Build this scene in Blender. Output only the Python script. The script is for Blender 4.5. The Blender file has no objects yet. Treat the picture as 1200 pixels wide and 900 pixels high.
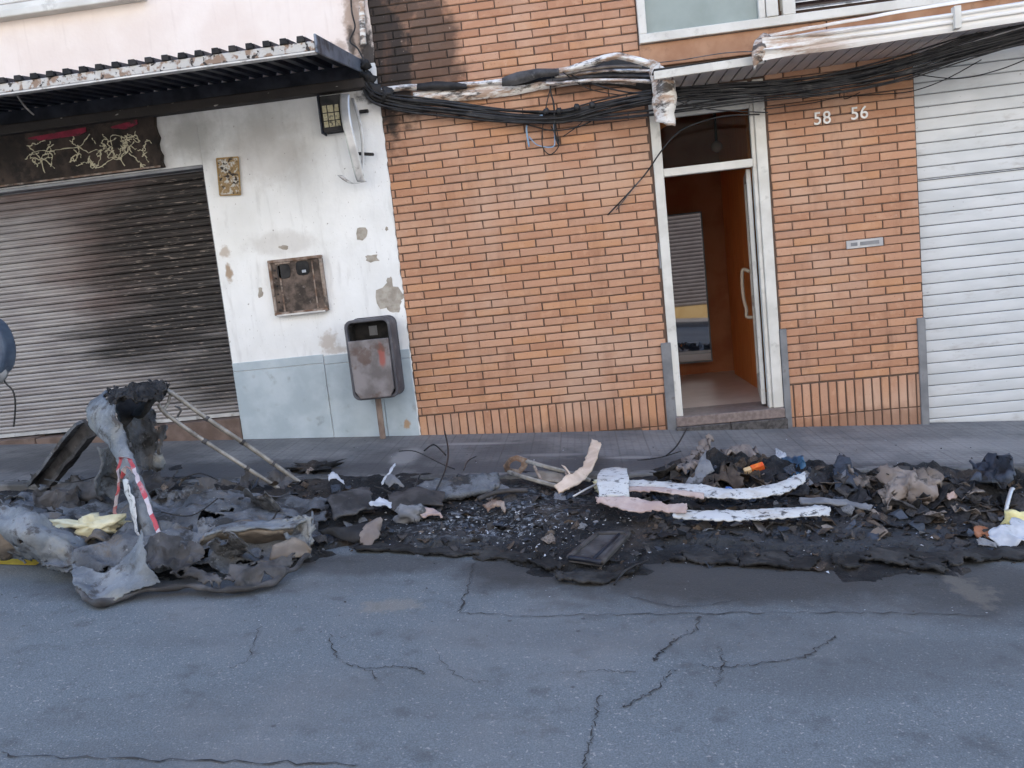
import bpy, math, random
import numpy as np
from mathutils import Vector, Matrix, noise as mnoise

random.seed(7)
SC = bpy.context.scene
COL = SC.collection

# ------------------------------------------------------------------ camera, world, sun
F_PX = 950.0
CAM = np.array([1.0278, -6.0532, 0.9466])
def _rod(w):
    w = np.array(w); t = np.linalg.norm(w); k = w / t
    K = np.array([[0, -k[2], k[1]], [k[2], 0, -k[0]], [-k[1], k[0], 0]])
    return np.eye(3) + math.sin(t) * K + (1 - math.cos(t)) * K @ K
RC = _rod((0.1304, 0.086, -0.1006)) @ np.array([[1, 0, 0], [0, 0, -1], [0, 1, 0.0]])
cd = bpy.data.cameras.new('camera')
cd.sensor_width = 36.0; cd.lens = 36.0 * F_PX / 1200.0
cd.clip_start = 0.05; cd.clip_end = 500
cam = bpy.data.objects.new('camera', cd); COL.objects.link(cam)
cam.matrix_world = Matrix(((RC[0][0], -RC[1][0], -RC[2][0], CAM[0]),
                           (RC[0][1], -RC[1][1], -RC[2][1], CAM[1]),
                           (RC[0][2], -RC[1][2], -RC[2][2], CAM[2]), (0, 0, 0, 1)))
SC.camera = cam

SUN_EL, SUN_AZ = math.radians(48), math.radians(12)     # azimuth from +Y (behind the houses) towards +X
world = bpy.data.worlds.new('World'); SC.world = world; world.use_nodes = True
wn = world.node_tree.nodes; wl = world.node_tree.links
for n in list(wn): wn.remove(n)
sky = wn.new('ShaderNodeTexSky'); sky.sky_type = 'NISHITA'; sky.sun_disc = False
sky.sun_elevation = SUN_EL; sky.sun_rotation = SUN_AZ
sky.air_density = 1.0; sky.dust_density = 0.4; sky.ozone_density = 1.2
bg = wn.new('ShaderNodeBackground'); bg.inputs[1].default_value = 0.14
wo = wn.new('ShaderNodeOutputWorld')
wl.new(sky.outputs[0], bg.inputs[0]); wl.new(bg.outputs[0], wo.inputs[0])
sl = bpy.data.lights.new('sun', 'SUN'); sl.energy = 2.6; sl.angle = math.radians(0.53); sl.color = (1, 0.94, 0.85)
sun = bpy.data.objects.new('sun', sl); COL.objects.link(sun)
sd = Vector((math.sin(SUN_AZ) * math.cos(SUN_EL), math.cos(SUN_AZ) * math.cos(SUN_EL), math.sin(SUN_EL)))
sun.rotation_euler = sd.to_track_quat('Z', 'Y').to_euler()
SC.view_settings.view_transform = 'Standard'; SC.view_settings.look = 'None'
SC.view_settings.exposure = 2.25; SC.view_settings.gamma = 1.0
SC.render.engine = 'CYCLES'
try:
    SC.cycles.use_denoising = True; SC.cycles.max_bounces = 10; SC.cycles.diffuse_bounces = 6
except Exception: pass

# ------------------------------------------------------------------ places in the photograph -> places in the street
def ray(x, y): return RC.T @ np.array([(x - 600) / F_PX, (y - 450) / F_PX, 1.0])
def W(x, y, Y=0.0):
    d = ray(x, y); return Vector(CAM + d * ((Y - CAM[1]) / d[1]))
SX = -0.0685                                             # the street falls to the right
def zs(x, y): return -0.168 + SX * x + 0.02 * y          # pavement
def zr(x, y): return -0.288 + SX * x + 0.01 * y          # road
KERB_Y = -1.15
def _pl(x, y, z0, sy):
    d = ray(x, y); t = (z0 + SX * CAM[0] + sy * CAM[1] - CAM[2]) / (d[2] - SX * d[0] - sy * d[1])
    return Vector(CAM + t * d)
def P(x, y, h=0.0): return _pl(x, y, -0.288 + h, 0.01)
def S(x, y, h=0.0): return _pl(x, y, -0.168 + h, 0.02)
def pr(p):
    q = RC @ (np.array(p) - CAM); return F_PX * q[0] / q[2] + 600, F_PX * q[1] / q[2] + 450

# ------------------------------------------------------------------ object helpers
def tag(o, label=None, cat=None, group=None, kind=None):
    if label: o['label'] = label
    if cat: o['category'] = cat
    if group: o['group'] = group
    if kind: o['kind'] = kind
    return o
def thing(name, loc, label, cat, group=None):
    o = bpy.data.objects.new(name, None); COL.objects.link(o); o.location = loc
    o.empty_display_size = 0.1
    return tag(o, label, cat, group)
_inv = []
def link(o, parent=None):
    COL.objects.link(o)
    if parent:
        o.parent = parent
        l = Vector((0, 0, 0)); p = parent
        while p: l += p.location; p = p.parent
        o.location = Vector(o.location) - l
    return o
class MB:
    def __init__(s): s.v = []; s.f = []
    def add(s, v, f):
        b = len(s.v); s.v += [tuple(q) for q in v]; s.f += [tuple(i + b for i in g) for g in f]; return s
    def box(s, x0, x1, y0, y1, z0, z1, sl=0.0, xr=0.0):   # sl: z falls with x
        q = lambda x, y, z: (x, y, z + sl * (x - xr))
        return s.add([q(x0, y0, z0), q(x1, y0, z0), q(x1, y1, z0), q(x0, y1, z0), q(x0, y0, z1), q(x1, y0, z1), q(x1, y1, z1), q(x0, y1, z1)],
                     [(0, 3, 2, 1), (4, 5, 6, 7), (0, 1, 5, 4), (1, 2, 6, 5), (2, 3, 7, 6), (3, 0, 4, 7)])
    def prism(s, pts, y0, y1):                            # outline in x,z extruded along y (pts counter-clockwise seen from -y)
        n = len(pts)
        return s.add([(x, y0, z) for x, z in pts] + [(x, y1, z) for x, z in pts],
                     [tuple(range(n)), tuple(range(2 * n - 1, n - 1, -1))] + [(i, i + n, (i + 1) % n + n, (i + 1) % n) for i in range(n)])
    def tube(s, pts, r, n=8, cap=True):
        pts = [Vector(p) for p in pts]; m = len(pts); vs = []; fs = []
        rr = r if isinstance(r, (list, tuple)) else [r] * m
        up = Vector((0.13, 0.21, 0.97)); pn = None
        for i, p in enumerate(pts):
            t = (pts[min(i + 1, m - 1)] - pts[max(i - 1, 0)]).normalized()
            a = pn if pn else (up if abs(t.dot(up)) < 0.9 else Vector((1, 0, 0)))
            a = (a - t * a.dot(t)).normalized(); pn = a; b = t.cross(a)
            vs += [p + (a * math.cos(6.28318 * k / n) + b * math.sin(6.28318 * k / n)) * rr[i] for k in range(n)]
        for i in range(m - 1):
            for k in range(n):
                fs.append((i * n + k, i * n + (k + 1) % n, (i + 1) * n + (k + 1) % n, (i + 1) * n + k))
        if cap: fs += [tuple(range(n - 1, -1, -1)), tuple(range((m - 1) * n, m * n))]
        return s.add(vs, fs)
    def build(s, name, mat, parent=None, bevel=0, smooth=False, seg=1):
        me = bpy.data.meshes.new(name); me.from_pydata(s.v, [], s.f); me.update()
        if mat: me.materials.append(mat)
        o = bpy.data.objects.new(name, me); link(o, parent)
        if smooth: smooth_mesh(me)
        if bevel:
            b = o.modifiers.new('bevel', 'BEVEL'); b.width = bevel; b.segments = seg; b.limit_method = 'ANGLE'; b.angle_limit = 0.7
        return o
def smooth_mesh(me, v=True): me.polygons.foreach_set('use_smooth', [v] * len(me.polygons))
def cr(p, k):                                             # Catmull-Rom through points, k pieces each
    p = [Vector(q) for q in p]
    if len(p) < 3: return [p[0].lerp(p[-1], i / k) for i in range(k + 1)]
    out = []
    for i in range(len(p) - 1):
        a, b, c, d = p[max(i - 1, 0)], p[i], p[i + 1], p[min(i + 2, len(p) - 1)]
        for j in range(k):
            t = j / k
            out.append(0.5 * ((2 * b) + (c - a) * t + (2 * a - 5 * b + 4 * c - d) * t * t + (3 * b - a - 3 * c + d) * t ** 3))
    out.append(p[-1]); return out
def nz(p, s, seed=0.0): return mnoise.noise_vector(Vector((p[0] * s + seed, p[1] * s + seed * 1.7, p[2] * s - seed)))
def loft(name, rows, mat, parent=None, k=4, thick=0.008, amp=0.0, freq=6.0, seed=1.0, rough=0.0, smooth=True, jag=0.0, amp2=0.0, tear=0.0):
    R = [cr(r, k) for r in rows]
    C = [cr(c, k) for c in zip(*R)]                        # columns
    nu, nv = len(C), len(C[0]); vs = []
    for i in range(nu):
        for j in range(nv):
            p = C[i][j].copy()
            if amp: p += nz(p, freq, seed) * amp
            if amp2: p += nz(p, freq * 2.3, seed + 4) * amp2; p.z += amp2 * 1.2 * (.45 - abs(mnoise.noise(p * freq * 1.3 + Vector((seed, 0, 3)))) * 2)
            if rough: p += nz(p, freq * 5, seed + 9) * rough
            if jag and (i in (0, nu - 1) or j in (0, nv - 1)):
                p += Vector((random.uniform(-jag, jag), random.uniform(-jag, jag) * .3, random.uniform(-jag, jag)))
            vs.append(p)
    fs = [(i * nv + j, i * nv + j + 1, (i + 1) * nv + j + 1, (i + 1) * nv + j) for i in range(nu - 1) for j in range(nv - 1)]
    if tear:                                               # torn rim and burnt holes
        keep = []
        for n_, f in enumerate(fs):
            i, j = divmod(n_, nv - 1); e = min(i, nu - 2 - i, j, nv - 2 - j) / max(2.0, min(nu, nv) * .30)
            q = mnoise.fractal(vs[f[0]] * 9 + Vector((seed, 2, 5)), .9, 2.0, 3)
            if q < .62 - tear * (1.1 - min(1, e)) * 1.0: keep.append(f)
        fs = keep
    o = MB().add(vs, fs).build(name, mat, parent, smooth=smooth)
    m = o.modifiers.new('solid', 'SOLIDIFY'); m.thickness = thick; m.offset = 0
    return o
def blob(name, c, rad, mat, parent=None, seed=1.0, amp=0.35, n=16, freq=3.0, rot=0.0):
    vs = []; fs = []; h = n // 2
    for i in range(h + 1):
        th = math.pi * i / h
        for j in range(n):
            ph = 2 * math.pi * j / n
            d = Vector((math.sin(th) * math.cos(ph), math.sin(th) * math.sin(ph), math.cos(th)))
            q = 1 + amp * mnoise.fractal(d * freq * .5 + Vector((seed, seed, seed)), 1.0, 2.0, 3) * 1.4
            v = Vector((d.x * rad[0], d.y * rad[1], d.z * rad[2])) * q
            v.rotate(Matrix.Rotation(rot, 3, 'Y')); vs.append(Vector(c) + v)
    for i in range(h):
        for j in range(n):
            fs.append((i * n + j, (i + 1) * n + j, (i + 1) * n + (j + 1) % n, i * n + (j + 1) % n))
    return MB().add(vs, fs).build(name, mat, parent, smooth=True)

# ------------------------------------------------------------------ materials
class M:
    def __init__(s, name, rough=0.8, metal=0.0, spec=0.3):
        s.m = bpy.data.materials.new(name); s.m.use_nodes = True; s.t = s.m.node_tree
        s.b = s.t.nodes['Principled BSDF']; s.b.inputs['Roughness'].default_value = rough
        s.b.inputs['Metallic'].default_value = metal; s.b.inputs['Specular IOR Level'].default_value = spec
        s._pos = None
    def n(s, t, **k):
        n = s.t.nodes.new(t)
        for a, v in k.items(): setattr(n, a, v)
        return n
    def put(s, sock, v):
        if hasattr(v, 'links') or isinstance(v, bpy.types.NodeSocket): s.t.links.new(v, sock)
        elif isinstance(v, tuple) and len(v) == 3 and sock.type == 'RGBA': sock.default_value = (*v, 1)
        else: sock.default_value = v
    def math(s, op, a, b=0.0, c=None, clamp=False):
        n = s.n('ShaderNodeMath', operation=op, use_clamp=clamp); s.put(n.inputs[0], a); s.put(n.inputs[1], b)
        if c is not None: s.put(n.inputs[2], c)
        return n.outputs[0]
    def pos(s):
        if s._pos is None: s._pos = s.n('ShaderNodeNewGeometry').outputs['Position']
        return s._pos
    def loc(s):                                            # the thing's own coordinates, shifted per object
        tc = s.n('ShaderNodeTexCoord').outputs['Object']; r = s.n('ShaderNodeObjectInfo').outputs['Random']
        v = s.n('ShaderNodeVectorMath', operation='ADD'); s.put(v.inputs[0], tc)
        cx = s.n('ShaderNodeCombineXYZ'); q = s.math('MULTIPLY', r, 53.0)
        for i in range(3): s.put(cx.inputs[i], q)
        s.put(v.inputs[1], cx.outputs[0]); return v.outputs[0]
    def rand(s): return s.n('ShaderNodeObjectInfo').outputs['Random']
    def scale(s, v, sc):
        n = s.n('ShaderNodeVectorMath', operation='MULTIPLY'); s.put(n.inputs[0], v); n.inputs[1].default_value = sc; return n.outputs[0]
    def noise(s, scale, detail=4, v=None, rough=0.55, dist=0.0):
        n = s.n('ShaderNodeTexNoise'); n.inputs['Scale'].default_value = scale; n.inputs['Detail'].default_value = detail
        n.inputs['Roughness'].default_value = rough; n.inputs['Distortion'].default_value = dist
        s.put(n.inputs['Vector'], v if v is not None else s.pos()); return n.outputs['Fac']
    def vor(s, scale, v=None, feat='F1', out='Distance'):
        n = s.n('ShaderNodeTexVoronoi', feature=feat); n.inputs['Scale'].default_value = scale
        s.put(n.inputs['Vector'], v if v is not None else s.pos()); return n.outputs[out]
    def step(s, x, a, b):
        n = s.n('ShaderNodeMapRange', interpolation_type='SMOOTHSTEP'); s.put(n.inputs[0], x)
        n.inputs[1].default_value = a; n.inputs[2].default_value = b; return n.outputs[0]
    def mix(s, a, b, f, mode='MIX'):
        n = s.n('ShaderNodeMix', data_type='RGBA', blend_type=mode); s.put(n.inputs[0], f); s.put(n.inputs[6], a); s.put(n.inputs[7], b); return n.outputs[2]
    def xyz(s, v=None):
        n = s.n('ShaderNodeSeparateXYZ'); s.put(n.inputs[0], v if v is not None else s.pos()); return n.outputs
    def ell(s, items, nscale=6.0, namp=0.7, ax=(0, 2), nd=5, lo=0.0, hi=0.6, st=None):  # blotches with their own outline: (cx, cz, rx, rz, strength)
        o = s.xyz(); tot = None; nn = s.math('MULTIPLY', s.math('SUBTRACT', s.noise(nscale, nd, s.scale(s.pos(), st) if st else None, .62), 0.5), namp * 2)
        for cx, cz, rx, rz, k in items:
            dx = s.math('DIVIDE', s.math('SUBTRACT', o[ax[0]], cx), rx); dz = s.math('DIVIDE', s.math('SUBTRACT', o[ax[1]], cz), rz)
            d = s.math('SQRT', s.math('ADD', s.math('MULTIPLY', dx, dx), s.math('MULTIPLY', dz, dz)))
            q = s.math('MULTIPLY', s.step(s.math('ADD', s.math('SUBTRACT', 1.0, d), nn), lo, hi), k)
            tot = q if tot is None else s.math('MAXIMUM', tot, q)
        return tot
    def col(s, c): s.put(s.b.inputs['Base Color'], c); return s
    def rg(s, r): s.put(s.b.inputs['Roughness'], r); return s
    def bump(s, h, strength=0.3, dist=0.01):
        n = s.n('ShaderNodeBump'); n.inputs['Strength'].default_value = strength; n.inputs['Distance'].default_value = dist
        s.put(n.inputs['Height'], h); s.t.links.new(n.outputs[0], s.b.inputs['Normal']); return s
def plain(name, a, b, rough=0.8, metal=0.0, sc=8.0, bump=0.2, bs=40.0, spec=0.3, own=False, grime=None):
    m = M(name, rough, metal, spec); v = m.loc() if own else None
    c = m.mix(a, b, m.step(m.noise(sc, 5, v), 0.35, 0.65))
    if grime: c = m.mix(c, grime[0], m.math('MULTIPLY', m.step(m.noise(grime[1], 6, v, 0.65), grime[2], grime[2] + 0.12), grime[3]))
    m.col(c)
    if bump: m.bump(m.noise(bs, 4, v), bump, 0.006)
    return m.m

# road
m = M('asphalt', 0.85, 0, 0.35)
fine = m.noise(190, 3); sp = m.vor(95); big = m.noise(1.3, 4); med = m.noise(9, 4)
c = m.mix((.094, .110, .124), (.156, .178, .196), m.step(fine, .35, .68))
c = m.mix(c, (.30, .30, .30), m.math('MULTIPLY', m.step(m.noise(85, 2), .63, .70), .8))
c = m.mix(c, (.045, .048, .052), m.math('MULTIPLY', m.step(med, .53, .75), .5))
c = m.mix(c, (.07, .074, .08), m.math('MULTIPLY', m.step(m.noise(.8, 6, m.scale(m.pos(), (.5, 1.6, 1)), .6), .46, .66), .5))
c = m.mix(c, (.32, .33, .34), m.math('MULTIPLY', m.step(m.vor(55), .17, .10), m.math('MULTIPLY', m.step(m.noise(31, 2), .52, .6), .55)))
c = m.mix(c, (.19, .19, .192), m.math('MULTIPLY', m.step(big, .45, .7), .35))
c = m.mix(c, (.030, .026, .024), m.ell([(P(880, 672).x, P(880, 672).y, 1.35, .50, .8), (P(620, 668).x, P(620, 668).y, .5, .32, .8), (P(1120, 680).x, P(1120, 680).y, .6, .5, .7), (P(440, 660).x, P(440, 660).y, .6, .2, .6), (P(180, 690).x, P(180, 690).y, .8, .2, .5)], 5.0, .35, (0, 1), 5, 0.0, .55))
c = m.mix(c, (.23, .20, .16), m.ell([(P(455, 710).x, P(455, 710).y, .17, .09, .4), (P(1135, 690).x, P(1135, 690).y, .10, .22, .28)], 16.0, 1.2, (0, 1), 7))
c = m.mix(c, (.024, .024, .026), m.math('MULTIPLY', m.step(m.vor(4.2), .055, .02), .6))
m.col(c); m.bump(m.math('ADD', m.noise(160, 2), m.math('MULTIPLY', m.noise(70, 3), 1.0)), .55, .006); ASPHALT = m.m
# pavement
m = M('pavement_tiles', 0.8, 0, 0.3)
o = m.xyz()
def cell(sock, p, w):
    f = m.math('FRACT', m.math('DIVIDE', sock, p)); return m.math('LESS_THAN', m.math('ABSOLUTE', m.math('SUBTRACT', f, .5)), .5 - w)
joint = m.math('MULTIPLY', cell(o[0], .2, .02), cell(o[1], .2, .02))
studs = m.math('MULTIPLY', cell(o[0], .05, .12), cell(o[1], .05, .12))
c = m.mix((.145, .143, .146), (.215, .208, .205), m.step(m.noise(3.0, 5), .35, .65))
c = m.mix(c, (.10, .097, .097), m.math('MULTIPLY', m.step(m.noise(14, 5), .52, .72), .5))
c = m.mix((.085, .08, .078), c, m.math('ADD', m.math('MULTIPLY', m.math('MULTIPLY', joint, m.math('ADD', .55, m.math('MULTIPLY', studs, .45))), .45), .55))
c = m.mix(c, (.055, .055, .060), m.ell([(P(300, 560).x, -1.0, 2.0, .40, .85), (.8, -1.05, 1.6, .38, .8), (2.6, -1.25, 1.2, .25, .85), (-2.6, -.6, 1.2, .6, .6), (-.3, -.75, .5, .5, .6), (.5, -.6, .5, .4, .6)], 3.5, .5, (0, 1)))
c = m.mix(c, (.33, .32, .31), m.ell([(S(475, 535).x, S(475, 535).y, .14, .34, .6), (S(555, 520).x, S(555, 520).y, .4, .05, .6), (S(740, 536).x, S(740, 536).y, .22, .05, .5), (S(640, 533).x, S(640, 533).y, .3, .06, .35), (S(1150, 520).x, S(1150, 520).y, .9, .25, .35)], 7, .5, (0, 1)))
m.col(c); m.bump(m.math('ADD', m.math('MULTIPLY', m.math('ADD', joint, studs), .7), m.math('MULTIPLY', m.noise(60, 3), .6)), .8, .008); PAVE = m.m
KERBM = plain('kerb_concrete', (.12, .118, .118), (.18, .175, .172), .85, sc=5, bump=.4, bs=60, grime=((.05, .05, .05), 4.0, .46, .8))
# bricks
m = M('brick_clay', 0.8, 0, 0.25)
v = m.loc(); r = m.rand()
c = m.mix((.415, .212, .128), (.505, .285, .185), m.step(r, .0, 1.0))
c = m.mix(c, (.40, .225, .150), m.math('MULTIPLY', m.step(m.math('FRACT', m.math('MULTIPLY', r, 7.31)), .62, .9), .5))
c = m.mix(c, (.52, .265, .135), m.math('MULTIPLY', m.step(m.math('FRACT', m.math('MULTIPLY', r, 3.77)), .72, .95), .6))
c = m.mix(c, (.57, .34, .22), m.math('MULTIPLY', m.step(m.noise(14, 5, v), .5, .75), .5))
c = m.mix(c, (.25, .10, .06), m.math('MULTIPLY', m.step(m.noise(75, 3, v), .63, .72), .55))
c = m.mix(c, (.54, .39, .30), m.math('MULTIPLY', m.step(m.noise(1.6, 4), .44, .7), .45))
SOOT = [(W(440, 70).x, W(440, 70).z, .34, .62, .97), (W(505, 50).x, W(505, 50).z, .22, .42, .75), (W(500, 70).x, W(500, 70).z, .10, .24, .62), (W(470, 12).x, W(470, 12).z, .18, .12, .8), (W(500, 85).x, W(500, 85).z, .30, .12, .75), (W(580, 105).x, W(580, 105).z, .5, .06, .5), (W(690, 95).x, W(690, 95).z, .4, .09, .55)]
c = m.mix(c, (.028, .024, .022), m.ell(SOOT, 6.0, .8, (0, 2), 8, -.2, .38))
c = m.mix(c, (.16, .075, .045), m.ell([(.9, -.28, 1.4, .16, .5), (3.0, -.36, .9, .16, .5)], 6, .5))
c = m.mix(c, (.20, .10, .065), m.math('MULTIPLY', m.step(m.noise(3.2, 6, m.scale(m.pos(), (2.2, 1, .5)), .65), .52, .74), .38))
c = m.mix(c, (.62, .47, .38), m.math('MULTIPLY', m.step(m.noise(22, 6, None, .7), .62, .70), .35))
m.col(c); m.bump(m.math('ADD', m.noise(90, 4, v), m.noise(25, 4, v)), .45, .005); BRICK = m.m
m = M('mortar', 0.95)
c = m.mix((.085, .055, .042), (.145, .098, .076), m.noise(20, 4)); c = m.mix(c, (.02, .018, .017), m.ell(SOOT, 6.0, .8, (0, 2), 8, -.2, .38)); m.col(c); m.bump(m.noise(120, 3), .4, .004); MORTAR = m.m
# white plaster of the corner shop
m = M('white_plaster', 0.85)
c = m.mix((.74, .74, .735), (.82, .82, .82), m.step(m.noise(2.5, 4), .35, .65))
c = m.mix(c, (.50, .49, .48), m.math('MULTIPLY', m.step(m.noise(5, 6, m.scale(m.pos(), (3, 1, .6))), .52, .75), .45))
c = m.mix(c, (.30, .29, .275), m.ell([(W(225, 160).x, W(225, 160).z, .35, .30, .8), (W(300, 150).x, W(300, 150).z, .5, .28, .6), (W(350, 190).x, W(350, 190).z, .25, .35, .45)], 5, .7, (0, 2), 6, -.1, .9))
c = m.mix(c, (.40, .36, .33), m.ell([(W(330, 285).x, W(330, 285).z, .35, .12, .35), (W(310, 180).x, W(310, 180).z, .4, .3, .4), (W(345, 360).x, W(345, 360).z, .12, .35, .0)], 9, .6))
c = m.mix(c, (.33, .23, .15), m.ell([(W(268, 320).x, W(268, 320).z, .035, .09, .9), (W(385, 400).x, W(385, 400).z, .09, .10, .5), (W(263, 295).x, W(263, 295).z, .05, .06, .6), (W(395, 410).x, W(395, 410).z, .16, .04, .4)], 22, .9))
c = m.mix(c, (.03, .027, .026), m.ell([(W(440, 112).x, W(440, 112).z, .16, .07, .95)], 14, .9))
c = m.mix(c, (.22, .19, .17), m.math('MULTIPLY', m.step(m.noise(26, 4), .70, .74), .8))
c = m.mix(c, (.30, .27, .25), m.math('MULTIPLY', m.step(m.noise(60, 2, m.scale(m.pos(), (1.6, 1, .7))), .70, .76), .7))
m.col(c); m.bump(m.math('ADD', m.noise(30, 5), m.noise(6, 3)), .3, .008); PLASTER = m.m
m = M('cream_plaster', 0.85)
c = m.mix((.74, .635, .58), (.80, .71, .66), m.step(m.noise(2.2, 4), .35, .65))
c = m.mix(c, (.60, .50, .45), m.math('MULTIPLY', m.step(m.noise(6, 5, m.scale(m.pos(), (4, 1, .35))), .54, .78), .35))
c = m.mix(c, (.30, .20, .14), m.ell([(W(415, 30).x, W(415, 30).z, .10, .5, .75), (W(385, 60).x, W(385, 60).z, .25, .08, .6)], 12, .9))
c = m.mix(c, (.025, .021, .020), m.ell([(W(432, 70).x, W(432, 70).z, .09, .32, .95), (W(412, 50).x, W(412, 50).z, .04, .16, .8)], 14, .9))
m.col(c); m.bump(m.noise(40, 5), .25, .006); CREAM = m.m
m = M('dado_paint', 0.7)
c = m.mix((.36, .42, .46), (.45, .51, .55), m.step(m.noise(4, 5), .35, .65))
c = m.mix(c, (.20, .20, .20), m.math('MULTIPLY', m.step(m.noise(9, 6), .58, .75), .5))
c = m.mix(c, (.35, .22, .12), m.ell([(W(478, 497).x, W(478, 497).z, .04, .05, .9), (W(288, 497).x, W(288, 497).z, .05, .12, .0)], 20, .9))
m.col(c); m.bump(m.noise(30, 4), .25, .006); DADO = m.m
PEEL = plain('bare_render', (.30, .265, .225), (.42, .385, .34), .95, sc=18, bump=.7, bs=50)
# charred roller shutter
m = M('scorched_shutter', 0.55, 0.35, 0.4)
c = m.mix((.27, .245, .24), (.34, .315, .305), m.step(m.noise(3.0, 5, m.scale(m.pos(), (1, 1, 4))), .35, .65))
SH = [(W(205, 300).x, W(205, 300).z, .75, .95, 1.0), (W(235, 240).x, W(235, 240).z, .8, .6, 1.0), (W(190, 390).x, W(190, 390).z, .8, .34, .95), (W(255, 430).x, W(255, 430).z, .5, .5, .85)]
br = [(W(140, 290).x, W(140, 290).z, .9, .95, .8), (W(120, 210).x, W(120, 210).z, 1.6, .28, .85)]
c = m.mix(c, (.12, .075, .065), m.ell(br, 3.5, .6, (0, 2), 6, -.1, .8, (.4, 1, 1.8)))
c = m.mix(c, (.030, .026, .024), m.math('MULTIPLY', m.ell(SH, 4.0, .95, (0, 2), 8, -.35, .62, (.35, 1, 2.4)), m.math('ADD', .80, m.math('MULTIPLY', m.noise(30, 6, m.scale(m.pos(), (.12, 1, 2.5)), .7), .3))))
c = m.mix(c, (.33, .27, .23), m.math('MULTIPLY', m.math('MULTIPLY', m.step(m.noise(34, 5, m.scale(m.pos(), (.3, 1, 2.2))), .60, .66), m.ell(SH, 5, .5)), .7))
m.col(c); m.bump(m.noise(70, 4), .2, .004); SHUT = m.m
m = M('pale_shutter', 0.5, 0.1, 0.4)
c = m.mix((.50, .515, .53), (.57, .58, .595), m.step(m.noise(2.5, 4, m.scale(m.pos(), (1, 1, 3))), .35, .65))
c = m.mix(c, (.33, .31, .30), m.math('MULTIPLY', m.step(m.noise(7, 7, m.scale(m.pos(), (.7, 1, 2)), .68), .54, .74), .55))
c = m.mix(c, (.16, .15, .15), m.math('MULTIPLY', m.step(m.noise(34, 5, m.scale(m.pos(), (.6, 1, 1)), .65), .68, .72), .6))
m.col(c); m.bump(m.noise(40, 3), .08, .004); GSHUT = m.m
m = M('soffit_boards', 0.55, 0.1); c = m.mix((.50, .45, .43), (.60, .545, .52), m.noise(9, 4)); m.col(c); SOFF = m.m
WHITEF = plain('white_frame', (.56, .54, .50), (.66, .64, .60), .45, sc=5, bump=.08, grime=((.35, .33, .30), 8, .56, .5))
m = M('melted_pvc', 0.5, 0, .4)
c = m.mix((.66, .63, .59), (.76, .74, .71), m.noise(6, 4)); 
c = m.mix(c, (.30, .16, .08), m.math('MULTIPLY', m.step(m.noise(9, 6, m.scale(m.pos(), (.6, 1, 2.2)), .7), .44, .60), .8))
c = m.mix(c, (.05, .04, .035), m.math('MULTIPLY', m.step(m.noise(10, 7, m.scale(m.pos(), (.6, 1, 1.8)), .72), .50, .60), .92))
m.col(c); m.bump(m.noise(40, 4), .4, .006); PVC = m.m
m = M('fascia_pvc', 0.5, 0, .4)
c = m.mix((.68, .66, .63), (.78, .76, .74), m.noise(6, 4))
c = m.mix(c, (.36, .21, .13), m.math('MULTIPLY', m.step(m.noise(7, 6, m.scale(m.pos(), (.5, 1, 3)), .7), .42, .60), m.math('MULTIPLY', m.step(m.xyz()[0], 3.3, 2.4), .85)))
m.col(c); FASC = m.m
CHAR = plain('char_black', (.012, .012, .013), (.035, .033, .033), .8, sc=9, bump=.6, bs=45)
CABLE = plain('cable_black', (.010, .010, .012), (.028, .027, .028), .5, sc=15, bump=.2, bs=80, grime=((.10, .09, .085), 22, .58, .5))
CABLEG = plain('cable_grey', (.06, .06, .065), (.14, .13, .13), .6, sc=15, bump=.2, bs=80)
BLUE = plain('cable_blue', (.20, .33, .50), (.26, .40, .56), .5, sc=15, bump=0)
STEEL = plain('grey_steel', (.16, .165, .18), (.23, .235, .25), .45, .3, sc=6, bump=.1, grime=((.10, .08, .07), 12, .6, .5))
ALU = plain('dull_aluminium', (.42, .42, .43), (.55, .55, .55), .4, .5, sc=8, bump=.15, grime=((.10, .09, .08), 9, .55, .7))
RUST = plain('rusted_steel', (.16, .095, .065), (.33, .27, .23), .75, .2, sc=16, bump=.4, bs=60, grime=((.05, .04, .035), 10, .5, .8))
SOOTY = plain('sooty_steel', (.014, .016, .024), (.038, .042, .058), .5, .3, sc=7, bump=.2, bs=50)
m = M('flaking_silver', 0.55, 0.2)
c = m.mix((.36, .35, .34), (.55, .54, .53), m.noise(14, 5)); c = m.mix(c, (.24, .17, .13), m.step(m.noise(17, 6), .50, .58)); c = m.mix(c, (.035, .03, .03), m.step(m.noise(24, 6), .56, .62)); m.col(c); m.bump(m.noise(50, 5), .6, .006); FLAKE = m.m
m = M('sooty_beam', 0.7); c = m.mix((.022, .020, .020), (.055, .045, .040), m.noise(8, 5)); c = m.mix(c, (.42, .39, .35), m.step(m.noise(26, 5, m.scale(m.pos(), (.6, 1, 1.5))), .685, .72)); m.col(c); m.bump(m.noise(50, 5), .5, .006); BEAM = m.m
BROWNP = plain('brown_lintel', (.33, .17, .10), (.42, .24, .15), .75, sc=5, bump=.2, grime=((.16, .09, .06), 7, .55, .5))
GRANITE = plain('dark_granite', (.045, .040, .040), (.10, .092, .09), .45, sc=45, bump=.1)
BROWNSTONE = plain('brown_stone', (.11, .075, .06), (.17, .12, .10), .7, sc=8, bump=.3)
m = M('wood_panel', .45, 0, .4)
g = m.noise(5, 5, m.scale(m.pos(), (8, 8, .6)), .6); c = m.mix((.68, .20, .05), (.84, .31, .085), m.step(g, .3, .7)); m.col(c); WOOD = m.m
HALLD = plain('hall_panelling', (.40, .135, .060), (.48, .19, .09), .8, sc=4, bump=0)
HALLF = plain('hall_tiles', (.55, .43, .37), (.62, .50, .44), .3, sc=7, bump=0, spec=.5)
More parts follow.
